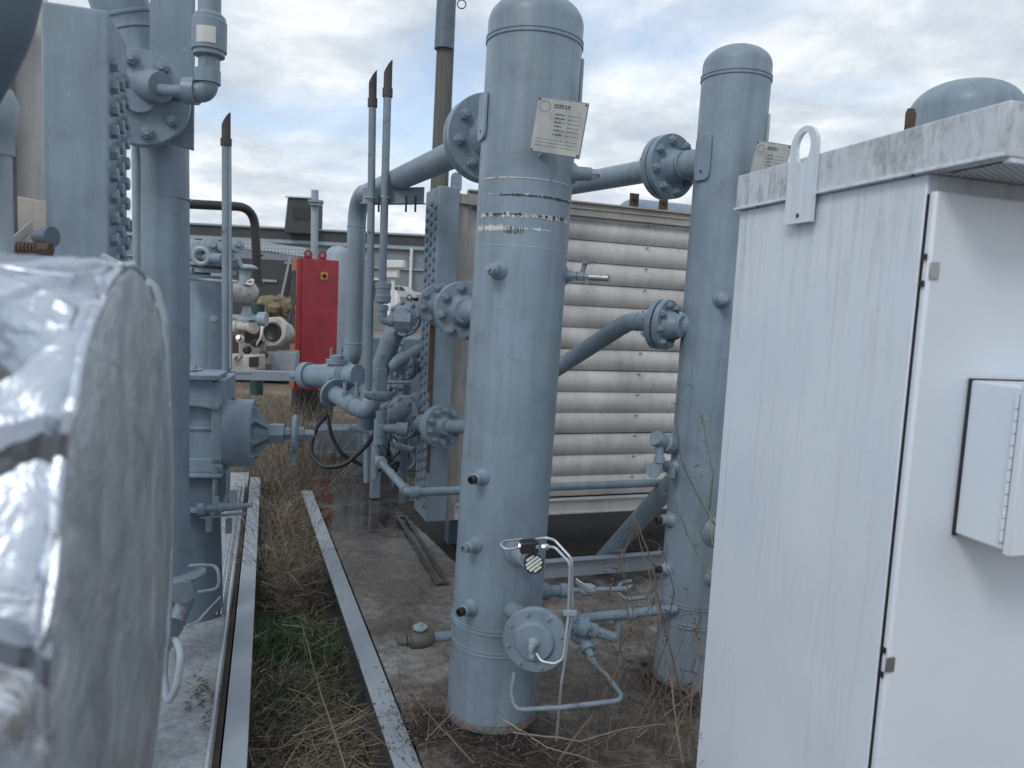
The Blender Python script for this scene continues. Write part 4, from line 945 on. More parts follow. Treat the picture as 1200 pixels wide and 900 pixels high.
# junction box on the door
def on_door(px, py, off=-.0255):
    q = ray(px, py); s_ = (kp(off, 0, 0).dot(ku) - EYE.dot(ku))/q.dot(ku); return EYE + q*s_
ja = on_door(1137, 445); jb = on_door(1117, 625); jv = (ja-kn).dot(kv); jh = ja.z-jb.z; jd = .125; jw = .3
t = thing('junction_box', 'small white hinged box mounted on the white cabinet door', 'electrical box', kp(-.02, jv+jw/2, jb.z))
jc = (ja.z+jb.z)/2
mb = MB(); mb.box(kp(-.027-jd/2+.006, jv+jw/2, jc), jd-.012, jw, jh, ku); mb.build('box', DOOR, t, bevel=.005)
mb = MB(); mb.box(kp(-.027-jd, jv+jw/2-.002, jc), .016, jw+.010, jh+.010, ku); lid = mb.build('lid', DOOR, t, bevel=.003)
mb = MB(); 
for k in range(12): mb.cyl(kp(-.027-jd+.014, jv-.005, jc-jh*.44+jh*.88*k/12), kp(-.027-jd+.014, jv-.005, jc-jh*.44+jh*.88*(k+.9)/12), .004, seg=8)
mb.box(kp(-.027-jd+.019, jv-.0012, jc), .010, .003, jh*.9, ku); mb.build('piano_hinge', DOOR, lid)
mb = MB(); mb.box(kp(-.0275, jv+jw/2-.0, jc), .005, jw+.006, jh+.006, ku); mb.build('gasket', BLACK, t)

# ------------------------------------------------------------------ left foreground: foil wrapped drum
dc = P(147, 676, .80); Rr = .345; vD = (vL - uL*.0).normalized()
t = thing('insulated_drum', 'crinkled silver foil wrapped drum in the left foreground', 'insulated pipe', dc - UP*Rr)
mb = MB(); rnd = random.Random(2); seg = 220; rows = 110; L = 1.0; x, y, z = basis(-vD)
for i in range(rows+1):
    tt = L*i/rows
    for k in range(seg):
        a_ = 2*pi*k/seg
        q3 = V((cos(a_)*3.6+tt*4.2, sin(a_)*3.6-tt*3.1, tt*7)); w_ = -.006 + .011*(.5-abs(mnoise.noise(q3))*1.6) + .006*(.35-abs(mnoise.noise(q3*2.7+V((5, 1, 2))))) + .0022*mnoise.noise(q3*7)
        if i == 0: w_ = 0
        mb.v.append(dc + z*tt + (x*cos(a_)+y*sin(a_))*(Rr*(.985 if i == 0 else 1)+w_))
for i in range(rows):
    for k in range(seg): k2 = (k+1) % seg; mb.face([i*seg+k, i*seg+k2, (i+1)*seg+k2, (i+1)*seg+k])
mb.build('foil_wrap', FOIL, t, ang=80)
mb = MB(); mb.lathe(dc, vD, [(-.01, Rr*.98), (.004, Rr*.985), (.010, Rr*.96), (.012, Rr*.5), (.013, .0005)], 80); mb.build('end_cap', FOILCAP, t, ang=50)
mb = MB(); x, y, _ = basis(vD); mb.tube([dc + vD*(.004+.0012*sin(k*1.7)) + (x*cos(2*pi*k/70)+y*sin(2*pi*k/70))*(Rr*.985+.0006*sin(k*2.3)) for k in range(71)], .006, 8, rads=[.005+.0008*sin(k*3.1) for k in range(71)]); mb.build('foil_lip', FOIL, t)
# the tube behind the drum with a hook at the bottom
tubing('bent_conduit', [P(120, 300, 1.9), P(150, 316, 1.9), P(182, 335, 1.9), P(194, 375, 1.9), P(199, 560, 1.9), P(198, 700, 1.9), P(192, 790, 1.88), P(196, 827, 1.85), P(207, 805, 1.83), P(213, 765, 1.85), P(205, 748, 1.9), P(196, 760, 1.95)], .0095, 'smooth grey blue tube arching behind the foil drum and hooking at the bottom', BLUE_LIGHT, .05, 'tube')

# ------------------------------------------------------------------ left cooler header
HL = P(126, 12, 2.18); HLb = V((HL.x, HL.y, 0))
def lp_(u, v, z): return HLb + uL*u + vL*v + UP*z
zt = HL.z
coolL = thing('left_cooler', 'near cooler header at upper left with rows of hexagonal plugs', 'cooler', lp_(0, -.08, 0))
mb = MB(); mb.box(lp_(.15, -.082, zt/2+.1), .30, .165, zt-.2, uL); hl_ = mb.build('header_box', BLUE, coolL, bevel=.006)
rows = 28
for i in range(rows):
    for j in range(3): bolt(hl_, lp_(.055+.09*j, 0, zt-.13-.062*i - (.031 if j % 2 else 0)), vL, .0215, PLUG, 'plug')
mb = MB(); mb.box(lp_(.10, -.33, zt/2), .32, .004, zt+.3, vL); mb.build('side_sheet', ALU, coolL)
mb = MB(); mb.box(lp_(.06, -.26, zt/2), .02, .06, zt, vL); mb.build('seam_channel', ALU_BROWN, coolL, bevel=.002)
mb = MB(); mb.prism([(0, 0), (.09, -.02), (.0, .09)], lp_(.0, -.27, zt-.06), vL, UP, .008); mb.build('gusset', ALU_BROWN, coolL)
mb = MB(); 
for k in range(3): mb.box(P(13, 195+k*28, 2.05), .012, .006, .06, vL)
mb.build('slots', BLACKPL, coolL)
# pieces in the top-left corner
t = MB(); t.tube(fillet([P(12, -60, 1.3), P(-8, 30, 1.3), P(-60, 130, 1.35), P(-90, 170, 1.4)], .15, 8), .058, 24); tag(t.build('corner_pipe', BLUE_DULL, None), 'dark blue pipe crossing the top left corner', 'pipe')
t = thing('corner_fitting', 'pale rounded fitting cut by the left edge above the lever linkage', 'fitting', P(4, 250, 1.5))
mb = MB(); mb.lathe(P(2, 182, 1.5), UP, [(-.2, .018), (0, .018), (0, .022), (.04, .024), (.045, .028), (.10, .03), (.125, .02)], 24); mb.build('fitting_body', BLUE_LIGHT, t)
t = thing('lever_linkage', 'rusty spring lever linkage at the left edge above the foil drum', 'linkage', P(35, 300, 1.9))
mb = MB(); mb.box(P(38, 253, 1.95), .068, .005, .085, V((1, .2, -.12))); mb.build('bracket', ALU_BROWN, t, bevel=.002)
mb = MB(); mb.lathe(P(42, 277, 1.9), V((1, -.2, 0)), [(0, .016), (.03, .016), (.032, .026), (.048, .026), (.049, .014)], 16); mb.build('roller', BLUE_DULL, t)
mb = MB(); q = P(20, 291, 1.85); mb.tube([q + V((.06*k/60, 0, 0)) + V((0, .014*cos(k*.7), .014*sin(k*.7))) for k in range(60)], .0035, 6); mb.build('spring', RUSTY, t)
mb = MB(); mb.cyl(P(12, 291, 1.85), P(52, 292, 1.85), .007, seg=10); mb.lathe(P(46, 292, 1.85), V((1, 0, 0)), [(0, .017), (.028, .017)], 6); mb.build('spring_bolt', RUSTY, t)
mb = MB(); mb.box(P(22, 278, 1.9), .09, .006, .03, (P(40, 262, 1.9)-P(5, 292, 1.85))); mb.build('lever', ALU_BROWN, t, bevel=.002)

# ------------------------------------------------------------------ big left pipe
FL = P(165, 116, 2.86)
t = thing('riser_pipe', 'thick blue pipe coming down beside the hexagonal plug header', 'pipe', P(195, 560, 3.15))
dn = V((.34, -1, .02)).normalized()
pipe(t, [P(95, -120, 3.0), P(150, 30, 3.12), P(188, 150, 3.15), P(190, 350, 3.14), P(189, 620, 3.12)], .108, .35, seg=36)
fl_ = flange(t, FL, dn, .172, .030, .06, n=0, neck=.01)
x, y, _ = basis(dn)
for k in range(8): a_ = 2*pi*k/8+.2; bolt(fl_, FL + dn*.030 + (x*cos(a_)+y*sin(a_))*.132, dn, .0235)
mb = MB(); mb.lathe(FL - dn*.008, -dn, [(0, .168), (.03, .168), (.03, .11), (.2, .10)], 40); mb.build('rear_flange', BLUE, t)
mb = MB(); q = P(190, 232, 3.15); mb.lathe(q, UP, [(-.006, .107), (-.003, .112), (.003, .112), (.006, .107)], 32); mb.build('weld_seam', BLUE, t)
pipe(t, [P(158, 160, 3.05), P(161, 190, 3.05), P(162, 330, 3.05)], .014, .03, name='side_tube')
mb = MB(); mb.lathe(P(190, 560, 3.12), -UP, [(0, .10), (.1, .11), (.3, .115), (.42, .13), (.5, .13), (.65, .10), (.72, .06), (.74, .0005)], 32); mb.build('bottom_bottle', BLUE, t)
mb = MB(); mb.lathe(P(205, 672, 3.1), -UP, [(-.01, .118), (-.005, .124), (.005, .124), (.01, .118)], 32); mb.build('weld_seam', BLUE, t)
mb = MB(); mb.lathe(P(214, 690, 3.0), V((.2, -1, -.2)), [(0, .05), (.03, .05)], 20); mb.cyl(P(208, 726, 3.0), P(219, 700, 3.05), .035); mb.build('drain_stub', BLUE_WORN, t)
# hanging box column
a = P(199, -40, 2.98); b = P(199, 163, 2.96); mb = MB()
X = V((.955, .3, 0)); o = [(-.078, 0), (.078, -.03), (.078, 1.0), (-.078, 1.0)]
mb.prism(o, V((b.x, b.y+.02, b.z)), X.normalized(), UP, .03); tag(mb.build('hanging_plate', BLUE, None, bevel=.003), 'flat blue steel plate hanging from the top behind the relief valve pipe', 'steel plate')
# relief valve with tag
t = thing('safety_valve', 'blue threaded safety valve with worn white tag hanging at the top left', 'valve', P(243, 125, 2.7))
Yv_ = 2.7; c = P(243, 104, Yv_)
pipe(t, [P(243, 84, Yv_), P(243, 108, Yv_), P(222, 107, Yv_)], .036, .05, name='elbow')
mb = MB(); mb.lathe(P(243, 98, Yv_), UP, [(0, .044), (.045, .044), (.05, .036)], 24); mb.lathe(P(231, 107, Yv_), V((-1, 0, 0)), [(0, .046), (.04, .046), (.044, .03)], 24); mb.build('elbow_collars', BLUE, t)
mb = MB(); mb.lathe(P(245, 84, Yv_), UP, [(0, .034), (.005, .036), (.055, .036)], 6); mb.build('hex_section', BLUE, t)
mb = MB(); mb.lathe(P(245, 68, Yv_), UP, [(0, .04), (.006, .052), (.02, .052), (.022, .058), (.12, .058), (.125, .054), (.135, .054), (.15, .038), (.3, .038), (.6, .038)], 32); vb_ = mb.build('valve_body', BLUE, t)
mb = MB(); c0 = P(246, 68, Yv_)
for i in range(10):
    a0_ = -pi/2 - .55 + 1.25*i/10; a1_ = a0_ + .125
    for (aa, bb) in ((a0_, a1_),):
        p_ = lambda a_, z_: V((c0.x + .0592*cos(a_), c0.y + .0592*sin(a_), c0.z + z_)); mb.quad(p_(aa, .035), p_(bb, .035), p_(bb, .09), p_(aa, .09))
mb.build('worn_tag', LABELW, vb_)
pipe(t, [P(222, 107, Yv_), P(196, 106, 2.76), P(180, 104, 2.8)], .020, .02, name='inlet_pipe')
mb = MB(); mb.lathe(P(190, 102, 2.78), (P(150, 97, 2.88)-P(190, 102, 2.78)), [(0, .026), (.004, .052), (.04, .056), (.07, .054), (.11, .05), (.13, .035), (.18, .035)], 24); mb.build('tee_body', BLUE, t)

# ------------------------------------------------------------------ compressor valve block (left skid)
Yb = 3.55
t = thing('compressor_block', 'blue cast machine block with recessed window and handwheel over the trench', 'compressor', V((P(235, 500, Yb).x, Yb, 0)))
def bp(px, py, Y=Yb): return P(px, py, Y)
c = bp(228, 495); W2 = .30; Hh = bp(235, 443).z - bp(235, 552).z
X = V((.955, .2, 0)).normalized()
cb = V((bp(263, 500).x, Yb, (bp(235, 443).z + bp(235, 552).z)/2)) - X*(W2/2)
def b3(x, y, z): return cb + X*x + V((-X.y, X.x, 0))*y + UP*z
# block made of frame around a recess
mb = MB(); hw = W2/2
mb.box(b3(0, .17, 0), W2, .30, Hh, X)                       # core
mb.box(b3(0, .0, Hh*.36), W2, .05, Hh*.28, X); mb.box(b3(0, .0, -Hh*.42), W2, .05, Hh*.16, X)
mb.box(b3(hw-.028, .0, -.04), .056, .05, Hh*.66, X); mb.box(b3(-hw+.028, .0, -.04), .056, .05, Hh*.66, X)
blk = mb.build('body', BLUE, t, bevel=.008)
mb = MB(); mb.box(b3(0, .05, -.06), W2-.11, .02, .12, X, (UP*.8 - V((0, 1, 0))*.6).normalized()); mb.build('recess_ledge', BLUE, blk)
mb = MB(); o = []
for k in range(13): a_ = pi*k/12; o.append((cos(a_)*.13, .0 + sin(a_)*.02))
mb.box(b3(-.01, .05, Hh/2+.012), W2*.95, .26, .024, X); 
mb.prism([(-.14, .02)] + [(-.13+.26*k/10, -.012+.02*sin(pi*k/10)) for k in range(11)] + [(.14, .02)], b3(0, -.035, Hh*.36-.07), X, UP, .03); tp = mb.build('cover_plate', BLUE, t, bevel=.004)
for (px, py) in ((252, 446), (251, 478)): bolt(tp, P(px, py, Yb-.04), V((0, -.3, 1)), .0125, BOLT_R)
mb = MB(); q = P(204, 440, Yb+.1); mb.lathe(q, UP, [(0, .13), (.035, .13), (.036, .10), (.04, .05), (.09, .03)], 32); mb.build('top_flange', BLUE, t)
bolt(t, P(213, 432, Yb+.05), UP, .014); bolt(t, P(228, 432, Yb+.05), UP, .014)
# round side cover, cone, hex, handwheel
ax = X; s0 = P(266, 507, Yb+.08)
mb = MB(); mb.lathe(s0 - ax*.012, ax, [(0, .13), (.01, .155), (.012, .166), (.135, .166), (.139, .162), (.139, .1), (.145, .07), (.19, .045), (.215, .044)], 48); dr = mb.build('cylinder_head', BLUE, t, ang=30)
x, y, _ = basis(ax)
for k in range(10): a_ = 2*pi*k/10+.1; bolt(dr, s0 + ax*.127 + (x*cos(a_)+y*sin(a_))*.145, ax, .010)
for k in range(6):
    a_ = 2*pi*k/6+.3; rd = x*cos(a_)+y*sin(a_); mb = MB(); mb.prism([(.127, .13), (.127, .04), (.2, .04), (.2, .048)], s0, ax, rd, .010); mb.build('rib', BLUE, dr)
bolt(dr, s0 + UP*.166 + ax*.03, UP, .012)
mb = MB(); mb.lathe(s0 + ax*.2, ax, [(0, .044), (.002, .052), (.07, .052), (.072, .03), (.1, .03)], 6); mb.build('hex_union', BLUE, t)
mb = MB(); hq = s0 + ax*.315; mb.lathe(hq, ax, [(-.01, .03), (-.008, .085), (.0, .095), (.012, .095), (.02, .085), (.022, .03)], 32); mb.lathe(hq+ax*.02, ax, [(0, .038), (.03, .034)], 8); mb.lathe(hq+ax*.05, ax, [(0, .022), (.045, .022), (.05, .018)], 6); mb.build('handwheel', BLUE, t, ang=30)
mb = MB(); mb.cyl(hq + V((0, 0, -.08)), hq + V((0, 0, -.16)), .018, seg=12); mb.build('handle_pin', BLUE_WORN, t)
# lower neck, studs, small valve
mb = MB(); mb.box(b3(0, .12, -Hh/2-.09), W2*.82, .24, .16, X); mb.build('neck', BLUE_DULL, t, bevel=.006)
mb = MB(); mb.box(b3(0, .06, -Hh/2-.006), W2*1.0, .24, .018, X); mb.box(b3(0, .08, -Hh/2-.178), W2*.98, .26, .02, X); lf = mb.build('lower_flange', BLUE, t, bevel=.004)
for xx in (-.12, .115):
    mb = MB(); mb.cyl(b3(xx, -.03, -Hh/2+.03), b3(xx, -.03, -Hh/2-.2), .012, seg=10); mb.lathe(b3(xx, -.03, -Hh/2+.004), UP, [(0, .022), (.02, .022)], 6); mb.lathe(b3(xx, -.03, -Hh/2-.2), UP, [(0, .022), (.02, .022)], 6); mb.build('stud', BLUE_WORN, t)
mb = MB(); mb.cyl(b3(0, .15, -Hh/2-.17), V((b3(0, .15, 0).x, b3(0, .15, 0).y, -.01)), .11, .13); mb.build('pedestal', BLUE_DULL, t)
t = thing('drain_line', 'small blue capped pipe with fittings below the cast machine block', 'pipe', P(260, 600, 3.5))
a = P(232, 597, 3.4); b = P(291, 592, 3.45); X_ = (b-a).normalized()
mb = MB(); mb.lathe(a, X_, [(0, .03), (.03, .03), (.03, .018), (.09, .018), (.09, .024), (.11, .024), (.11, .02), (.2, .02), (.2, .012), (.24, .012)], 12); mb.build('pipe', BLUE, t)
mb = MB(); mb.cyl(P(254, 594, 3.42), P(253, 582, 3.42), .014, seg=10); mb.build('stem', BLUE_LIGHT, t); mb = MB(); mb.box(P(274, 583, 3.44), .024, .02, .07); mb.build('handle', BLUE_LIGHT, t)
mb = MB(); mb.box(P(262, 604, 3.42), .20, .03, .006, X_); mb.box(P(245, 614, 3.4), .02, .03, .07); mb.box(P(268, 616, 3.45), .02, .03, .07); mb.build('stand', BLUE, t)
# tubing bundle along the left beam
def line_on_deck(off, u0, u1, r, label, z=.012):
    pts = [LB + uL*u0 - vL*off, LB + uL*(u0+u1)*.5 - vL*off, LB + uL*u1 - vL*off]
    for p in pts: p.z = z
    mb = MB(); mb.tube(pts, r, 8); tag(mb.build('floor_tube', TUBING, None), label, 'tube', 'tubes running along the left beam')
line_on_deck(.085, -1.0, 4.1, .008, 'thickest floor tube right beside the left steel beam'); line_on_deck(.115, 1.3, 4.1, .005, 'thin middle floor tube beside the left beam'); line_on_deck(.135, 1.3, 4.1, .005, 'thin outer floor tube farthest from the left beam')
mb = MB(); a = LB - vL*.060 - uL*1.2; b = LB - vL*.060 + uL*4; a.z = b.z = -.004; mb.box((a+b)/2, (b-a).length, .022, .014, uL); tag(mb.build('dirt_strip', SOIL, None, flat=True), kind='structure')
tubing('gauge_tube', [P(222, 663, 3.0), P(236, 662, 3.0), P(252, 663, 3.02), P(256, 670, 3.0), P(257, 690, 2.98), P(232, 694, 2.95)], .007, 'thin grey tube bent down to the deck under the machine block', BLUE, .03, 'tube')
tubing('loose_wire', [P(216, 735, 2.72), P(232, 728, 2.8), P(246, 712, 2.9), P(258, 700, 3.0)], .004, 'thin curved wire lying on the left deck', TUBING, .05, 'wire')

# ------------------------------------------------------------------ mid distance tank with valves
c = P(240, 437, 5.6); cb_ = V((c.x, c.y, 0)); zt = P(240, 322, 5.6).z
t = thing('storage_tank', 'upright blue tank with valves on its lid in the left mid distance', 'tank', cb_)
mb = MB(); mb.lathe(cb_, UP, [(0, .19), (zt, .19), (zt+.005, .18)], 40); mb.build('shell', BLUE, t)
mb = MB(); mb.lathe(cb_ + UP*(zt+.01), UP, [(0, .21), (.03, .21), (.032, .17), (.05, .17), (.052, .23), (.075, .23)], 32); lid = mb.build('lid_flange', BLUE_LIGHT, t)
for k in range(10): a_ = 2*pi*k/10; bolt(lid, cb_ + UP*(zt+.085) + V((cos(a_), sin(a_), 0))*.19, UP, .014)
for (px, py, r_, nm) in ((246, 288, .065, 'valve_cap'), (262, 290, .045, 'valve_cap'), (276, 288, .05, 'valve_cap'), (231, 294, .06, 'valve_cap')):
    mb = MB(); mb.lathe(P(px, py, 5.4), V((.6, -.7, .2)), [(-.08, r_*.6), (0, r_*.6), (.0, r_), (.03, r_), (.035, r_*.5), (.06, r_*.4)], 20); mb.build(nm, BLUE_LIGHT, t)
mb = MB(); q = P(236, 300, 5.35); mb.tube([q + V((.055*cos(a_), 0, .055*sin(a_))) for a_ in [2*pi*k/16 for k in range(17)]], .018, 8); mb.build('ring_handle', BLUE_LIGHT, t)
mb = MB(); mb.cyl(P(221, 300, 5.5), P(262, 303, 5.3), .035, seg=14); mb.cyl(P(262, 312, 5.5), P(282, 308, 5.5), .04, seg=14); mb.lathe(P(226, 318, 5.25), V((-1, 0, 0)), [(0, .03), (.05, .03), (.05, .06), (.1, .06)], 14); mb.build('manifold', BLUE, t)
mb = MB(); mb.cyl(P(220, 327, 5.35), P(278, 330, 5.35), .012, seg=8); mb.box(P(256, 322, 5.33), .1, .02, .02); mb.box(P(262, 328, 5.33), .02, .02, .08); mb.build('bracket', BLUE_LIGHT, t)
mb = MB(); mb.lathe(P(251, 374, 5.4), V((.3, -1, 0)), [(0, .02), (.03, .02), (.03, .028), (.05, .02)], 12); mb.build('nozzle', BLUE, t)
mb = MB(); mb.box(P(226, 285, 5.6), .22, .1, .07, V((1, .1, -.25))); mb.build('perforated_guard', PERFBLUE, t)
mb = MB(); a = P(262, 436, 5.05); mb.box(a, .36, .12, .02, vL); mb.build('base_plate', BLUE, pt, bevel=.003)
t = thing('sight_glass', 'small pipe and red capped fitting between the thick riser and the tank', 'sight glass', P(216, 430, 4.5))
mb = MB(); mb.cyl(P(216, 430, 4.5), P(216, 360, 4.5), .028, .03, seg=16); mb.build('tube', STEEL, t)
mb = MB(); mb.lathe(P(216, 416, 4.4), UP, [(-.05, .03), (0, .035), (.02, .02), (.05, .025), (.07, .01)], 12); mb.build('red_cap', RED, t)

# ------------------------------------------------------------------ background
# scrap engine pile
t = thing('scrap_engine', 'dirty cream engine casting with round opening beyond the trench', 'engine', P(318, 435, 9.5))
Ye = 9.5
c = P(322, 389, Ye); mb = MB(); o = []
for k in range(8): a_ = 2*pi*k/8+.39; o.append((cos(a_)*.20, sin(a_)*.20))
X = V((.97, -.2, .12)).normalized(); Z_ = V((0, .05, 1)); mb.prism(o, c, X, Z_, .10); face = mb.build('casting_face', CREAM, t, bevel=.015)
N_ = X.cross(Z_).normalized(); N_ = N_ if N_.y < 0 else -N_
mb = MB(); mb.lathe(c + N_*.052, N_, [(0, .125), (.010, .12), (.014, .105), (.003, .09), (.002, .0005)], 28); mb.build('bore', BLACKPL, face)
mb = MB(); mb.lathe(c - N_*.05, -N_, [(0, .15), (.15, .13), (.22, .13)], 16); mb.build('casing', CREAM, t)
for (px, py, sx, sz, m_) in ((296, 408, .28, .22, CREAM), (315, 420, .55, .16, CREAM), (285, 425, .30, .26, CREAM), (335, 425, .3, .3, GREYBEAM), (300, 392, .22, .22, RUSTY), (275, 405, .2, .3, RUSTY)):
    mb = MB(); mb.box(P(px, py, Ye+.2), sx, .35, sz, V((1, .15, .05))); mb.build('block', m_, t, bevel=.02)
mb = MB(); mb.lathe(P(276, 383, Ye-.1), V((.9, -.4, .1)), [(0, .09), (.06, .09), (.07, .06), (.25, .07), (.26, .10), (.3, .10)], 20); mb.build('pump', CREAM, t)
for (px, py) in ((283, 398), (290, 410), (302, 402), (310, 415), (296, 424), (278, 420)):
    mb = MB(); mb.lathe(P(px, py, Ye-.15), V((random.uniform(-.5, .5), -1, random.uniform(-.4, .4))), [(0, .05), (.04, .055), (.05, .03), (.1, .03)], 14); mb.build('fitting', random.choice([RUSTY, CREAM, BLACKPL, STEEL]), t)
mb = MB(); mb.box(P(298, 425, Ye-.3), .2, .2, .2, V((1, -.2, .1))); bx = mb.build('square_housing', CREAM, t, bevel=.02)
mb = MB(); mb.box(P(297.5, 424, Ye-.415), .12, .02, .12, V((1, -.2, .1))); mb.build('opening', BLACKPL, bx)
mb = MB(); mb.tube(fillet([P(308, 375, Ye-.2), P(306, 395, Ye-.3), P(300, 405, Ye-.2)], .1, 6), .012, 8); mb.build('cable', WHITEP, t)
# turbo-like white cylinder
t = thing('white_blower', 'white horizontal blower cylinder hanging behind the tank', 'blower', P(285, 360, 7.5))
mb = MB(); mb.lathe(P(266, 340, 7.3), (P(304, 343, 7.6)-P(266, 340, 7.3)), [(0, .10), (.02, .105), (.20, .10), (.22, .11), (.28, .095), (.30, .06), (.32, .06)], 28); mb.build('drum', CREAM, t)
mb = MB(); mb.lathe(P(287, 334, 7.4), UP, [(0, .055), (.15, .055), (.16, .12), (.175, .12), (.2, .07)], 20); mb.build('neck', BLUE_LIGHT, t)
mb = MB(); mb.tube(fillet([P(290, 330, 7.35), P(297, 327, 7.3), P(296, 334, 7.3), P(288, 332, 7.3)], .04, 5), .01, 8); mb.build('loop_handle', WHITEP, t)
t = thing('blue_regulator', 'small blue regulator above the scrap engine', 'regulator', P(288, 380, 7.5))
mb = MB(); mb.lathe(P(289, 378, 7.5), UP, [(0, .04), (.03, .1), (.06, .06), (.1, .05), (.16, .03)], 16); mb.lathe(P(289, 373, 7.5), V((1, 0, 0)), [(-.2, .03), (.1, .04), (.12, .07), (.2, .07)], 16); mb.box(P(280, 376, 7.4), .2, .05, .015); mb.build('body', BLUE_LIGHT, t)
mb = MB(); mb.lathe(P(302, 372, 11.6), UP, [(-1.2, .10), (.2, .10), (.22, .08)], 20); tag(mb.build('green_drum', GREENP, None), 'dark green drum behind the scrap engine', 'drum')
# crossbeam
mb = MB(); a = P(272, 439, 8.6); b = P(346, 441, 8.9); mb.box((a+b)/2, (b-a).length, .12, .11, (b-a)); tag(mb.build('cross_member', GREYBEAM, None, bevel=.005), 'pale steel beam lying across in front of the scrap engine', 'steel beam')
# black exhaust pipe
t = thing('exhaust_pipe', 'dark brown exhaust pipe arching above the blue tank', 'exhaust pipe', P(303, 345, 8.5))
pipe(t, [P(200, 238, 7.5), P(298, 243, 8.4), P(302, 335, 8.4)], .048, .22, BLACKPIPE, welds=False)
mb = MB(); mb.lathe(P(302, 300, 8.4), UP, [(0, .058), (.02, .058)], 16); mb.lathe(P(302, 336, 8.4), UP, [(0, .065), (.03, .065)], 16); mb.build('collar', RUSTY, t)
# red cabinet
Yr = 10.5
ra = P(350, 302, Yr); rb = P(395, 304, Yr); t = thing('red_cabinet', 'tall red metal cabinet with two lifting eyes beyond the trench', 'cabinet', V((P(372, 440, Yr).x, Yr, -.2)))
X = V((.86, .51, 0)).normalized(); Yd = V((-X.y, X.x, 0)); Wd = (rb-ra).length*1.08; zt = (ra.z+rb.z)/2
def rp(x, y, z): return V((ra.x, ra.y, 0)) + X*x + Yd*y + UP*z
mb = MB(); mb.box(rp(Wd/2, .16, .1), Wd-.04, .26, .5, X); mb.build('base_frame', BLACKPL, t)
mb = MB(); mb.box(rp(Wd/2, .16, (zt+.3)/2), Wd, .30, zt-.3, X); body = mb.build('body', RED, t, bevel=.006)
mb = MB(); mb.box(rp(Wd/2+.02, -.012, (zt+.3)/2), Wd-.08, .022, zt-.36, X); dr_ = mb.build('door', RED, t, bevel=.005)
mb = MB(); mb.box(rp(-.012, .16, (zt+.3)/2), .02, .26, zt-.34, X); sd = mb.build('side_frame', ORANGE, t, bevel=.004)
mb = MB()
for zc in (zt-.42, zt-.95): mb.box(rp(-.026, .155, zc), .01, .22, .49, X)
mb.build('side_window', GLASS, sd)
mb = MB(); mb.box(rp(Wd*.62, -.028, zt-.23), .10, .01, .10, X); pl = mb.build('latch_plate', YELLOW, dr_)
mb = MB(); mb.lathe(rp(Wd*.62, -.034, zt-.23), -Yd, [(0, .03), (.01, .03), (.01, .015), (.03, .015)], 14); mb.build('latch', BLACKPL, pl)
for xx in (.25, .60):
    mb = MB(); O = rp(Wd*xx, .05, zt); n = 16; vi = 0
    ov = [(cos(2*pi*k/n)*.06, .06+sin(2*pi*k/n)*.06) for k in range(n)]; iv = [(cos(2*pi*k/n)*.028, .065+sin(2*pi*k/n)*.028) for k in range(n)]
    for kk in (-.01, .01):
        for q in ov: mb.v.append(O + X*q[0] + UP*q[1] + Yd*kk)
        for q in iv: mb.v.append(O + X*q[0] + UP*q[1] + Yd*kk)
    for k in range(n):
        j = (k+1) % n; mb.face([k, j, n+j, n+k]); mb.face([2*n+k, 3*n+k, 3*n+j, 2*n+j]); mb.face([k, 2*n+k, 2*n+j, j]); mb.face([n+k, n+j, 3*n+j, 3*n+k])
    mb.box(O + UP*.012, .12, .02, .024, X); mb.build('lifting_eye', RED, t)
# pole with clamp and box
t = thing('instrument_pole', 'thin grey pole with square clamp standing behind the red cabinet', 'pole', P(367, 440, 11))
mb = MB(); a = P(367, 440, 11); b = P(369, 223, 11); mb.cyl(a, b, .052, seg=14); mb.build('pole', BLUE_LIGHT, t)
mb = MB(); mb.box(P(370, 236, 10.93), .20, .12, .035); mb.box(P(370, 240, 10.93), .16, .12, .02); mb.build('clamp', BLUE, t)
# building
Yg = 100
zr = P(300, 265, Yg).z; xl, xr = -150, 90
t = thing('long_building', 'long low grey building with dark roof edge across the background', 'building', V(((xl+xr)/2, Yg, GZ)))
mb = MB(); mb.box(V(((xl+xr)/2, Yg+12, (zr-1.6+GZ)/2)), xr-xl, 24, zr-1.6-GZ); mb.build('wall', SIDING, t)
mb = MB(); mb.box(V(((xl+xr)/2, Yg+12, zr-.8)), xr-xl+1, 25, 1.6); mb.build('roof_edge', SIDING_D, t)
mb = MB(); mb.box(V(((xl+xr)/2, Yg-.7, zr-.15)), xr-xl+1, .3, .22); mb.build('parapet_cap', BLUE_LIGHT, t)
mb = MB(); mb.box(V(((xl+xr)/2, Yg-.4, zr-1.85)), xr-xl+1, .5, .45); mb.build('gutter', BLUE_LIGHT, t)
mb = MB(); mb.box(V(((xl+xr)/2, Yg-.25, zr-4.6)), xr-xl, .3, .25); mb.build('lower_trim', BLUE_LIGHT, t)
for x0 in range(-140, 80, 20):
    mb = MB(); mb.box(V((x0, Yg-.1, 3.2)), 4.5, .1, 2.6); w_ = mb.build('window', GLASS, t)
    mb = MB(); mb.box(V((x0, Yg-.2, 4.6)), 4.9, .2, .25); mb.build('window_head', WHITEP, w_)
for x0 in (-38, -14):
    mb = MB(); mb.cyl(V((x0, Yg-.6, GZ)), V((x0, Yg-.6, zr-1.9)), .2, seg=8); mb.build('downpipe', WHITEP, t)
Yh = 97
a = P(331, 262, Yh); b = P(366, 230, Yh); t = thing('roof_hood', 'dark grey boxy hood with black opening on the building roof', 'roof vent', V(((a.x+b.x)/2, Yh+2, a.z)))
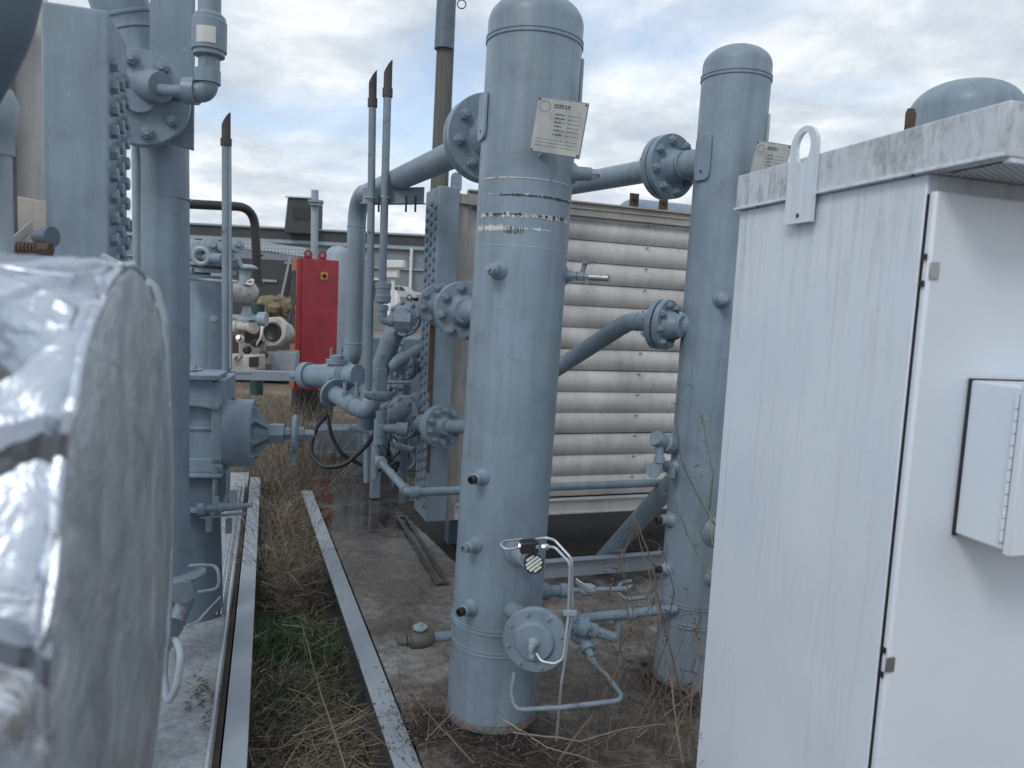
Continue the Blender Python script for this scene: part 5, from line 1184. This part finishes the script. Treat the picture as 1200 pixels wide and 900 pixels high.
mb = MB(); h_ = b.z-a.z; w_ = b.x-a.x; mb.prism([(-w_/2, -1.0), (w_/2, -1.0), (w_/2, h_), (-w_/2+.4, h_)], V(((a.x+b.x)/2, Yh+3, a.z)), V((1, 0, 0)), UP, 4.5); hb = mb.build('hood', DARKWALL, t)
mb = MB(); mb.box(V(((a.x+b.x)/2+.4, Yh+.7, a.z+h_*.4)), w_*.6, .2, h_*.38); mb.build('opening', BLACKPL, hb)
mb = MB(); mb.box(V(((a.x+b.x)/2+.2, Yh+.7, a.z+h_*.97)), w_*1.05, .6, .16); mb.build('hood_lip', WHITEP, hb)
# dark container with perforated ramp
t = thing('dark_shed', 'charcoal clad shed behind the exhaust pipe', 'shed', P(310, 400, 16))
mb = MB(); a = P(250, 298, 16); b = P(345, 306, 16); mb.box(V(((a.x+b.x)/2, 17, a.z/2-.1)), b.x-a.x, 2, a.z+.1); s_ = mb.build('wall', DARKWALL, t)
mb = MB(); mb.box(P(335, 325, 15.9), .04, .04, 1.0, V((1, 0, 0)), V((.2, 0, 1))); mb.box(P(342, 308, 15.9), .3, .04, .04); mb.build('door_frame', GREYBEAM, s_)
mb = MB(); mb.box(P(316, 329, 15.95), .3, .02, .05); mb.build('vent_slot', GREYBEAM, s_)
mb = MB(); a = P(274, 284, 12.5); b = P(362, 296, 12.5); mb.box((a+b)/2, (b-a).length, .3, .13, (b-a)); mb.box((a+b)/2 - UP*.075, (b-a).length, .34, .02, (b-a)); tag(mb.build('cable_tray', PERFBLUE, None), 'perforated pale metal tray sloping above the charcoal shed', 'cable tray')
mb = MB()
for i in range(60): c = P(random.uniform(308, 345), random.uniform(352, 368), 13+random.random()); mb.lathe(c, rv(), [(-.1, .01), (-.05, .12), (.05, .12), (.1, .01)], 7)
tag(mb.build('rubble_pile', paint('yellow_brown_rubble', (.22, .19, .12), .9), None), 'yellowish brown pile of rubble in front of the charcoal shed', 'rubble')
mb = MB(); mb.cyl(P(335, 388, 9.8), P(346, 350, 10), .02, seg=8); tag(mb.build('prop_bar', BLACKPL, None), 'thin black bar leaning beside the red cabinet', 'bar')
# utility pole
t = thing('utility_pole', 'weathered wooden utility pole rising between the vents and the near vessel', 'utility pole', P(508, 420, 13))
a = P(506, 420, 13); a.z = GZ; b = P(527, -60, 13); mb = MB(); mb.cyl(a, b, .165, .14, 24); mb.build('pole', WOOD, t)
q = P(525, 8, 12.95); q2 = P(520.5, 58, 12.95); mb = MB(); mb.cyl(q2, P(526, -60, 12.93), .165, .155, 20); mb.build('metal_sleeve', BLUE_DULL, t)
mb = MB(); q = P(541, 5, 13); mb.tube([q + V((.07*cos(a_), 0, .07*sin(a_))) for a_ in [2*pi*k/16 for k in range(17)]], .01, 6); mb.cyl(P(530, 2, 13), P(538, -6, 13), .01, seg=6); mb.build('wire_loop', BLACK, t)
# parked SUV far away
BZ = 1.9
mb = MB(); bo = [(46, GZ-.2), (60, BZ*.6), (74, BZ), (99, BZ), (99, GZ-.2)]
for x_ in (-160, 90):
    for (yy, z_) in bo: mb.v.append(V((x_, yy, z_)))
for k in range(4): mb.face([k, k+1, 6+k, 5+k])
tag(mb.build('embankment', GRAVEL, None, flat=True), kind='structure')
def car(cpos, X, label, col):
    t = thing('parked_car', label, 'car', V((cpos.x, cpos.y, BZ))); X = X.normalized(); Yd = V((-X.y, X.x, 0)); O = V((cpos.x, cpos.y, BZ))
    def q(x, y, z): return O + X*x + Yd*y + UP*z
    prof = [(-2.2, .35), (2.2, .35), (2.25, .8), (1.9, .98), (1.1, 1.05), (.5, 1.58), (-1.75, 1.62), (-2.15, 1.1), (-2.25, .8)]
    mb = MB(); mb.prism(prof, O, X, UP, 1.75); body = mb.build('body', col, t, bevel=.06)
    for sy in (-1, 1):
        mb = MB(); yy = sy*.885
        for (x0, x1, x2, x3) in ((-1.95, -1.6, -.95, -.95), (-.85, -.85, .0, .0), (.1, .1, .5, .95)):
            mb.v += [q(x0, yy, 1.08), q(x3, yy, 1.08), q(x2, yy, 1.5), q(x1, yy, 1.5)]; n = len(mb.v); mb.face([n-4, n-3, n-2, n-1])
        mb.build('window', GLASS, body, flat=True)
        for wx in (-1.4, 1.4):
            mb = MB(); mb.lathe(q(wx, sy*.70, .35), Yd*sy, [(0, .35), (.2, .35)], 24); wh = mb.build('wheel', BLACK, t)
            mb = MB(); mb.lathe(q(wx, sy*.905, .35), Yd*sy, [(0, .2), (.01, .18)], 16); mb.build('rim', STEEL, wh)
SILVER = paint('silver_car_paint', (.42, .44, .46), .3, .04, .05)
car(P(471, 345, 84), V((1, -.35, 0)), 'silver SUV parked far away left of the plug wall', SILVER)
mb = MB(); a = P(461, 310, 20); mb.box(a, .6, .5, .20, V((1, 0, .05))); mb.box(a - UP*.2, .3, .3, .3); mb.box(a-UP*1.3, .1, .1, 2.2); tag(mb.build('lamp_box', WHITEP, None, bevel=.02), 'cream box on a post above the distant silver SUV', 'box')
# white tarp-ish object next to car
mb = MB(); c = P(460, 352, 30); mb.lathe(c - UP*.8, UP, [(0, .35), (.6, .35), (1.0, .28), (1.2, .15), (1.25, .0005)], 9); tag(mb.build('wrapped_bundle', WHITEP, None), 'white wrapped bundle in front of the distant silver SUV', 'bundle')
# far scrub behind
# ------------------------------------------------------------------ weeds on the right
def weed(name, pts, r, label, leaves=20, mat=DARKSTRAW, lm=None, ll=(.02, .045), spread=.05):
    mb = MB(); fp = []; r *= 1.3
    for i in range(len(pts)-1):
        for k in range(6): fp.append(pts[i].lerp(pts[i+1], k/6) + rv()*.0025)
    fp.append(pts[-1]); mb.tube(fp, r, 6, rads=[r*(1-.7*i/len(fp)) for i in range(len(fp))]); t = thing(name, label, 'weed', pts[0]); mb.build('stem', mat, t)
    mb = MB()
    for i in range(leaves):
        p = random.choice(fp); d = rv(); 
        if random.random() < .5:
            e = p + d*spread*random.uniform(.4, 1.2); mb.tube([p, e], .0009, 4); p = e
        d.z -= .5; leafq(mb, p + d*.01, random.uniform(*ll), random.uniform(.003, .008), d, rv())
    mb.build('leaves', lm or DEADLEAF, t, flat=True); return t
Yw = 2.35
weed('dead_weed', [P(655, 890, 2.3), P(700, 830, 2.45), P(735, 760, 2.5), P(736, 690, 2.55), P(725, 655, 2.55), P(742, 625, 2.55)], .0035, 'bent dead weed with curled leaves between the two vessels', 40)
weed('dead_weed', [P(815, 890, 2.3), P(795, 800, 2.3), P(775, 720, 2.3), P(764, 660, 2.3), P(745, 605, 2.32), P(730, 655, 2.35), P(715, 690, 2.4)], .0035, 'tall folded dead weed in front of the second vessel', 46)
weed('dead_weed', [P(800, 895, 2.2), P(785, 790, 2.3), P(768, 700, 2.3), P(742, 603, 2.3)], .003, 'straight dead weed stalk just left of the white cabinet', 26)
weed('climbing_vine', [P(836, 680, 2.9), P(812, 640, 2.95), P(795, 600, 2.95), P(785, 560, 2.95)], .003, 'green vine shoot across the foot of the second vessel', 16, mat=VINE, lm=VINE)
weed('climbing_vine', [P(840, 620, 2.9), P(815, 575, 2.95), P(798, 540, 2.95), P(792, 490, 2.95), P(797, 440, 2.97), P(802, 410, 2.98)], .0028, 'long thin green vine climbing the second vessel', 26, mat=VINE, lm=VINE)
weed('climbing_vine', [P(835, 640, 2.6), P(832, 600, 2.7), P(836, 555, 2.7), P(828, 520, 2.75), P(822, 480, 2.75)], .0025, 'leafy vine tip beside the white cabinet edge', 22, mat=VINE, lm=VINE)
weed('dead_weed', [P(830, 895, 2.1), P(822, 840, 2.15), P(820, 780, 2.2), P(822, 720, 2.2)], .003, 'short leafy dead weed against the cabinet edge', 30)
weed('dead_weed', [P(487, 848, 2.55), P(470, 800, 2.6), P(465, 768, 2.62)], .002, 'thin dead twig below the brown ball valve', 4)
weed('dead_weed', [P(555, 895, 2.3), P(500, 835, 2.5), P(468, 790, 2.6)], .0025, 'long bare twig lying left of the near vessel foot', 6)
weed('dead_weed', [P(600, 858, 2.35), P(680, 868, 2.35), P(740, 852, 2.4), P(820, 845, 2.5)], .0026, 'long brown stick lying across the deck below the bent tube', 8)
weed('dead_weed', [P(590, 843, 2.3), P(640, 875, 2.2), P(700, 893, 2.15)], .0016, 'pale thin twig lying in front of the near vessel', 5, mat=STRAW)
for n_, (pp, lab) in enumerate([([P(700, 850, 2.6), P(712, 800, 2.6), P(735, 740, 2.6), P(770, 705, 2.6)], 'thin arching dead weed left of the flat tube loop corner'),
    ([P(760, 860, 2.6), P(765, 800, 2.6), P(782, 745, 2.6), P(790, 690, 2.6), P(775, 640, 2.6)], 'tall thin brown weed leaning against the second vessel'),
    ([P(735, 800, 2.7), P(727, 760, 2.7), P(742, 720, 2.7), P(738, 690, 2.7)], 'small drooping weed beside the blue globe valve'),
    ([P(806, 890, 2.3), P(812, 800, 2.35), P(818, 740, 2.4), P(806, 690, 2.45)], 'slim weed with curled leaves between vessel and cabinet')]):
    weed('dead_weed', pp, .0024, lab, 34, ll=(.015, .04), spread=.07)
tw = MB()
for i in range(150):
    px = random.choice([random.uniform(480, 830), random.gauss(690, 60), random.gauss(790, 25)]); py = random.gauss(884, 16) if px < 740 else random.gauss(850, 35); p = PZ(px, py, .01); straw(tw, p, random.uniform(.08, .38), random.uniform(.0009, .0022), random.uniform(0, 6.3), abs(random.gauss(.0, .5)), random.uniform(-.5, .5))
for i in range(28):
    p = PZ(random.gauss(770, 35), random.uniform(800, 880), .01); straw(tw, p, random.uniform(.2, .55), random.uniform(.001, .002), random.uniform(0, 6.3), random.uniform(.7, 1.5), random.uniform(-.5, .5))
tag(tw.build('twig_tangle', DARKSTRAW, None, flat=True), 'tangle of dry twigs on the deck in front of the vessels', 'twigs', kind='stuff')
# twigs in the trench front
weed('bare_twig', [trench(-.5, .8)+UP*.08, trench(.0, .74)+UP*.16, trench(.6, .62)+UP*.20, trench(1.2, .55)+UP*.22], .0045, 'long forked twig in the trench nearest the camera', 3)

# ------------------------------------------------------------------ world
w = bpy.data.worlds.new('World'); sc.world = w; w.use_nodes = True; nt = w.node_tree; nt.nodes.clear()
out = nt.nodes.new('ShaderNodeOutputWorld'); bg = nt.nodes.new('ShaderNodeBackground'); nt.links.new(bg.outputs[0], out.inputs[0])
SUN_EL, SUN_AZ = radians(42), radians(-150)     # azimuth measured from +Y towards +X
sky = nt.nodes.new('ShaderNodeTexSky'); sky.sky_type = 'NISHITA'; sky.sun_disc = False; sky.sun_elevation = SUN_EL; sky.sun_rotation = SUN_AZ; sky.air_density = 1.0; sky.dust_density = 1.5; sky.ozone_density = 1.5
tc = nt.nodes.new('ShaderNodeTexCoord'); sp = nt.nodes.new('ShaderNodeSeparateXYZ'); nt.links.new(tc.outputs['Generated'], sp.inputs[0])
def mth(op, a, b=0.0, clamp=False):
    n = nt.nodes.new('ShaderNodeMath'); n.operation = op; n.use_clamp = clamp
    for i, v_ in enumerate((a, b)):
        if isinstance(v_, (int, float)): n.inputs[i].default_value = v_
        else: nt.links.new(v_, n.inputs[i])
    return n.outputs[0]
zz = mth('ADD', mth('MAXIMUM', sp.outputs[2], 0.0), .22)
cx = nt.nodes.new('ShaderNodeCombineXYZ'); nt.links.new(mth('DIVIDE', sp.outputs[0], zz), cx.inputs[0]); nt.links.new(mth('DIVIDE', sp.outputs[1], zz), cx.inputs[1]); cx.inputs[2].default_value = 3.7
nA = noise(nt, cx.outputs[0], 1.25, 9, .58, .35); nB = noise(nt, cx.outputs[0], 3.0, 8, .6, .2)
cover = ramp(nt, nA, [(.30, .35), (.47, 1)])
shade = ramp(nt, nB, [(.34, (3.9, 4.4, 5.0)), (.5, (5.2, 5.7, 6.2)), (.66, (7.3, 7.5, 7.7))])
skyc = mix(nt, 1.0, sky.outputs[0], (1.6, 1.5, 1.45), 'MULTIPLY')
c = mix(nt, cover, skyc, shade)
nt.links.new(c, bg.inputs['Color']); bg.inputs['Strength'].default_value = .12
sl = bpy.data.lights.new('sun', 'SUN'); sl.energy = .8; sl.angle = radians(16); sl.color = (1, .985, .96)
so = bpy.data.objects.new('sun', sl); COL.objects.link(so)
sd_ = V((sin(SUN_AZ)*cos(SUN_EL), cos(SUN_AZ)*cos(SUN_EL), sin(SUN_EL)))
so.rotation_euler = (-sd_).to_track_quat('-Z', 'Y').to_euler(); so.location = (0, 0, 8)
vs = sc.view_settings; vs.view_transform = 'Standard'; vs.look = 'None'; vs.exposure = .28; vs.gamma = 1; vs.use_curve_mapping = False
